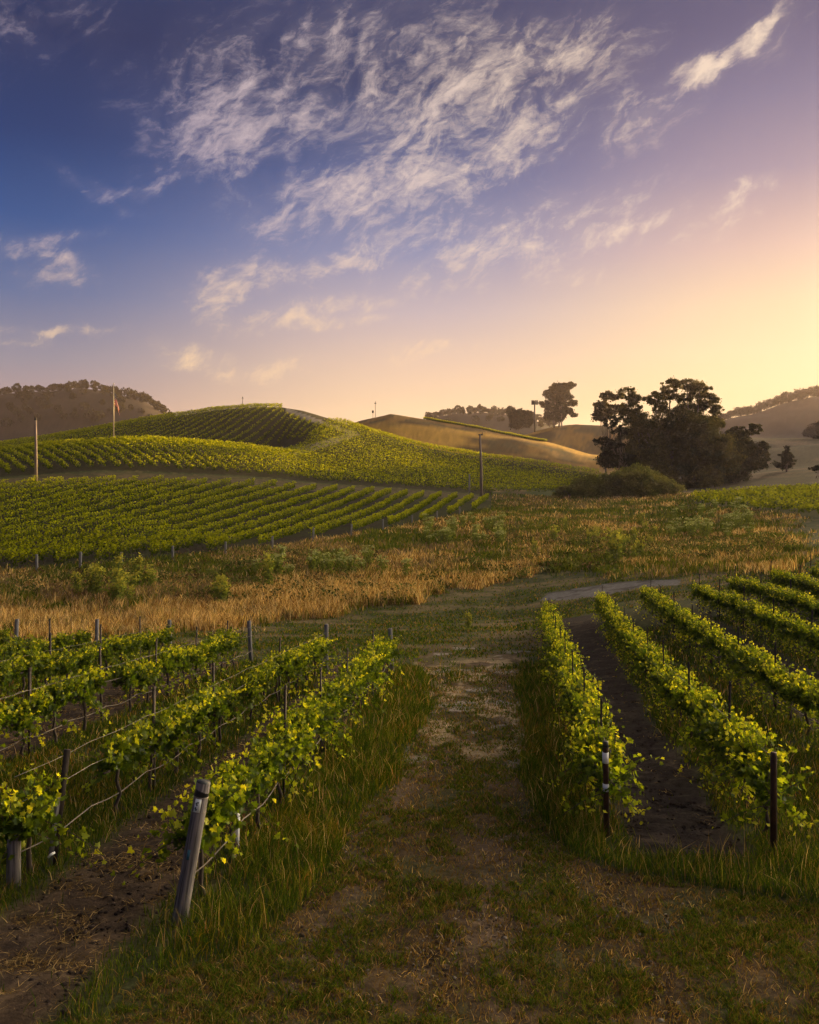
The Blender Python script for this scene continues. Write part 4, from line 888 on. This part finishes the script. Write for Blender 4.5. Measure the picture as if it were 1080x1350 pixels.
# straw and dry cuttings
X, Y, r = scatter(330000, 8.5, 40, .60, 54); zz = zones(X, Y); d = np.clip(zz['straw'] + .35 * zz['soil'] * sst(fbm(X, Y, 1.2, 3, 8.), .5, .65), 0, 1) * sst(fbm(X, Y, 2.2, 3, 28.), .36, .6)
k = r.random(len(X)) < d * .8; X, Y = X[k], Y[k]; n = len(X)
blades('straw_litter', X, Y, r.uniform(.02, .06, n), np.maximum(.010, .0011 * Y), pick(r, n, [DRY * .8, TANC * .75, np.array((.10, .065, .04))], [3, 2, 3]), 4.0, 'dry straw cuttings lying on the soil between rows', r, 'straw')
# dry meadow
X, Y, r = scatter(480000, 46, 215, .60, 55); zz = zones(X, Y); tan_ = np.clip(zz['tan'], 0, 1); me = np.clip(zz['meadow'], 0, 1); d = np.clip(tan_ + me * .75, 0, 1)
k = r.random(len(X)) < d; X, Y, tan_ = X[k], Y[k], tan_[k]; px = zz['px'][k]; n = len(X)
b = .6 * fbm(X, Y, .07, 4, 77.) + .4 * fbm(X, Y, .35, 3, 78.); b2 = .6 * fbm(X, Y, .11, 4, 99.) + .4 * fbm(X, Y, .5, 3, 98.); gold = np.clip(tan_ * (.35 + .65 * sst(fbm(X, Y, .28, 3, 230.), .36, .52)) + sst(b2, .52, .66), 0, 1); grn = np.clip(sst(b, .44, .56) + .25 * sst(px, 450, 800), 0, 1) * (1 - tan_)
ct = pick(r, n, [TANC, DRY * 1.1, np.array((.74, .58, .32)), np.array((.26, .14, .05))], [3, 2.5, 1.8, 1.5]); cb = pick(r, n, [np.array((.30, .22, .14)), np.array((.14, .10, .065)), G3, DRY, TANC], [3, 2, 1.6, 1.2, 1.0]); cg = pick(r, n, [G1, G2, G3], [2, 2, 2])
u1 = r.random(n); cc = np.where((u1 < gold)[:, None], ct, np.where((r.random(n) < grn)[:, None], cg, cb))
blades('meadow_grass', X, Y, r.uniform(.25, 1.0, n) * (.25 + 1.3 * fbm(X, Y, .3, 4, 29.)) * np.where(tan_ > .5, 1.05, .85), np.maximum(.03, .0009 * Y) * r.uniform(.6, 1.4, n), cc, r.uniform(.2, .9, n), 'tall dry golden and brown meadow grass with green patches', r)
# low leafy brush in mounds through the meadow
X, Y, r = scatter(5200, 66, 210, .60, 57); zz = zones(X, Y); b = fbm(X, Y, .09, 3, 200.); k = (np.clip(zz['meadow'] + .45 * zz['tan'], 0, 1) > .4) & (r.random(len(X)) < sst(b, .4, .6)); X, Y, b = X[k], Y[k], b[k]; m_ = len(X)
nq = 40; tone = pick(r, m_, [np.array((.075, .095, .03)), np.array((.11, .12, .045)), np.array((.12, .085, .05)), np.array((.055, .07, .024))], [3, 3, 2, 2]); rad = r.uniform(.35, .9, m_)
base = np.repeat(np.stack([X, Y, zfun(X, Y)], 1), nq, 0); rq = np.repeat(rad, nq); d_ = r.normal(size=(m_ * nq, 3)) * np.array([.6, .6, .45]); d_[:, 2] = np.abs(d_[:, 2]) + .1
A, B = rand_axes(m_ * nq, r.uniform(.05, .12, m_ * nq), r, .3)
tag(link('meadow_brush', quads_mesh('meadow_brush', base + d_ * rq[:, None], A, B, np.repeat(tone, nq, 0) * r.uniform(.6, 1.4, m_ * nq)[:, None]), FARVINE), 'low leafy green and brown brush in mounds through the dry meadow', 'undergrowth', None, 'stuff')
# stones on the track, clods on the bare soil
OCT = np.array([(1, 0, 0), (-1, 0, 0), (0, 1, 0), (0, -1, 0), (0, 0, 1), (0, 0, -.6), (.65, .65, .35), (-.65, .6, .4)], float)
OF = [(4, 0, 6), (4, 6, 2), (4, 2, 7), (4, 7, 1), (4, 1, 3), (4, 3, 0), (0, 5, 2), (2, 5, 1), (1, 5, 3), (3, 5, 0), (0, 2, 6), (2, 1, 7)]
def stones(name, X, Y, sz, cols, label, cat, r):
    n = len(X); Z = zfun(X, Y); a = r.uniform(0, 6.28, n); q = OCT[None] * r.uniform(.6, 1.3, (n, 8, 1)) * (sz[:, None] * r.uniform(.6, 1.3, (n, 3)))[:, None, :] * np.array([1, 1, .6])
    c, s_ = np.cos(a)[:, None], np.sin(a)[:, None]; V = np.stack([q[..., 0] * c - q[..., 1] * s_ + X[:, None], q[..., 0] * s_ + q[..., 1] * c + Y[:, None], q[..., 2] + Z[:, None]], -1).reshape(-1, 3)
    L = (np.array(OF)[None] + (np.arange(n) * 8)[:, None, None]).ravel(); tag(link(name, new_mesh(name, V, L, np.full(n * 12, 3), np.repeat(cols, 8, 0)), GROUND), label, cat, None, 'stuff')
X, Y, r = scatter(80000, 8.3, 38, .5, 58); zz = zones(X, Y); k = r.random(len(X)) < zz['track'] * sst(fbm(X, Y * .6, 1.1, 4, 90.), .42, .62) * .7; X, Y = X[k], Y[k]; n = len(X)
stones('gravel', X, Y, r.uniform(.006, .03, n) * r.uniform(.5, 1.3, n), pick(r, n, [np.array((.14, .11, .09)), np.array((.07, .052, .04)), np.array((.24, .21, .18))], [3, 4, 1]), 'small loose stones scattered over the dirt track', 'gravel', r)
X, Y, r = scatter(60000, 8.5, 52, .57, 59); zz = zones(X, Y); k = r.random(len(X)) < np.clip(zz['soil'] + zz['straw'] * .5, 0, 1) * (.15 + .85 * sst(fbm(X, Y, 1.4, 3, 5.), .4, .6)); X, Y = X[k], Y[k]; n = len(X)
stones('soil_clods', X, Y, r.uniform(.012, .05, n) * r.uniform(.6, 1.2, n), pick(r, n, [np.array((.045, .032, .027)), np.array((.075, .053, .042)), np.array((.03, .022, .02))], [3, 2, 2]), 'dark dry clods of tilled soil between the vine rows', 'soil', r)
# flowering weeds of the meadow, each a plant
def weed_mesh(seed, hgt, white):
    r = np.random.default_rng(seed); P = []; C = []; b = MB()
    for k in range(5):
        a = r.uniform(0, 6.28); h = hgt * r.uniform(.6, 1); tx, ty = .35 * math.cos(a) * r.uniform(.2, 1), .35 * math.sin(a) * r.uniform(.2, 1)
        b.tube([(0, 0, -.05), (tx * .5, ty * .5, h * .5), (tx, ty, h)], [.02, .016, .01], 4, False)
        n = 46; f = r.uniform(.15, 1, n); P.append(np.stack([tx * f, ty * f, h * f], 1) + r.normal(size=(n, 3)) * np.array([.15, .15, .08])); C.append(np.array((.15, .19, .045)) * r.uniform(.6, 1.4, n)[:, None])
        if white: n = 14; P.append(np.array([tx, ty, h]) + r.normal(size=(n, 3)) * np.array([.16, .16, .04])); C.append(np.array((.34, .38, .20)) * r.uniform(.6, 1.2, n)[:, None])
        else: n = 22; P.append(np.array([tx, ty, h]) + r.normal(size=(n, 3)) * np.array([.09, .09, .15])); C.append(np.array((.34, .34, .07)) * r.uniform(.7, 1.2, n)[:, None])
    P = np.concatenate(P); n = len(P); A, B = rand_axes(n, r.uniform(.035, .085, n), r, .2); m = quads_mesh('foliage', P, A, B, np.concatenate(C)); m.materials.append(FARVINE)
    tm = b.mesh('stem'); tm.materials.append(WEEDSTEM); return m, tm
WEEDSTEM = mat_plain('weed_stem', (.10, .12, .04), .9, 0, (5, 5, 5), .3, 0)
WW = [weed_mesh(500 + i, 1.7, True) for i in range(4)]; WY = [weed_mesh(520 + i, 1.8, False) for i in range(3)]
spots = []
rr_ = random.Random(5)
def spread(n, x0, x1, y0, y1, white, lb, grp, s0=.7, s1=1.2):
    for i in range(n): spots.append((rr_.uniform(x0, x1), rr_.uniform(y0, y1), white, lb, grp, rr_.uniform(s0, s1)))
spread(26, 560, 665, 688, 722, True, 'pale-flowered green weed in the thicket left of the meadow\'s middle', 'pale-flowered weeds, left thicket')
spread(34, 880, 990, 672, 712, True, 'pale-flowered green weed in the thicket at the meadow\'s right', 'pale-flowered weeds, right thicket')
spread(20, 330, 545, 742, 768, True, 'green weed standing behind the golden grass band', 'weeds behind the golden grass')
spread(16, 100, 300, 768, 800, False, 'yellow-green weed among brown brush left of the golden grass', 'yellow-green weeds in the left brush')
spread(18, 680, 880, 690, 745, False, 'yellow-green weed scattered in the brown middle meadow', 'yellow-green weeds in the middle meadow', .6, 1.0)
for (px, py, s, lb) in [(811, 745, 1.5, 'tall yellow-green spike weed above the paved patch'), (355, 776, 1.3, 'bright green leafy weed at the left end of the golden grass'), (617, 832, .5, 'small yellow weed on the headland turf')]: spots.append((px, py, False, lb, None, s))
for (px, py, white, lb, grp, s) in spots:
    x, y, z = at(px, py); v = rr_.choice(WW if white else WY); o = thing('meadow_weed', (x, y, z), lb, 'weed', grp, rr_.uniform(0, 6)); o.scale = (s * 1.4, s * 1.4, s * 1.2)
    link('foliage', v[0], None, o); link('stem', v[1], None, o)

# ------------------------------------------------------------------ air
HAZE = .00007
m, n_, l_ = mat_new('haze_air'); pvn = n_.new('ShaderNodeVolumePrincipled'); pvn.inputs['Color'].default_value = (.96, .82, .98, 1); pvn.inputs['Density'].default_value = HAZE; pvn.inputs['Anisotropy'].default_value = .45
om = n_.new('ShaderNodeOutputMaterial'); l_.new(pvn.outputs[0], om.inputs['Volume'])
hb = MB().box((0, 700, 30), (5400, 3960, 130)); ho = hb.build('haze', m, None, None, False); tag(ho, 'thin warm evening haze over the valley', 'haze', None, 'stuff')
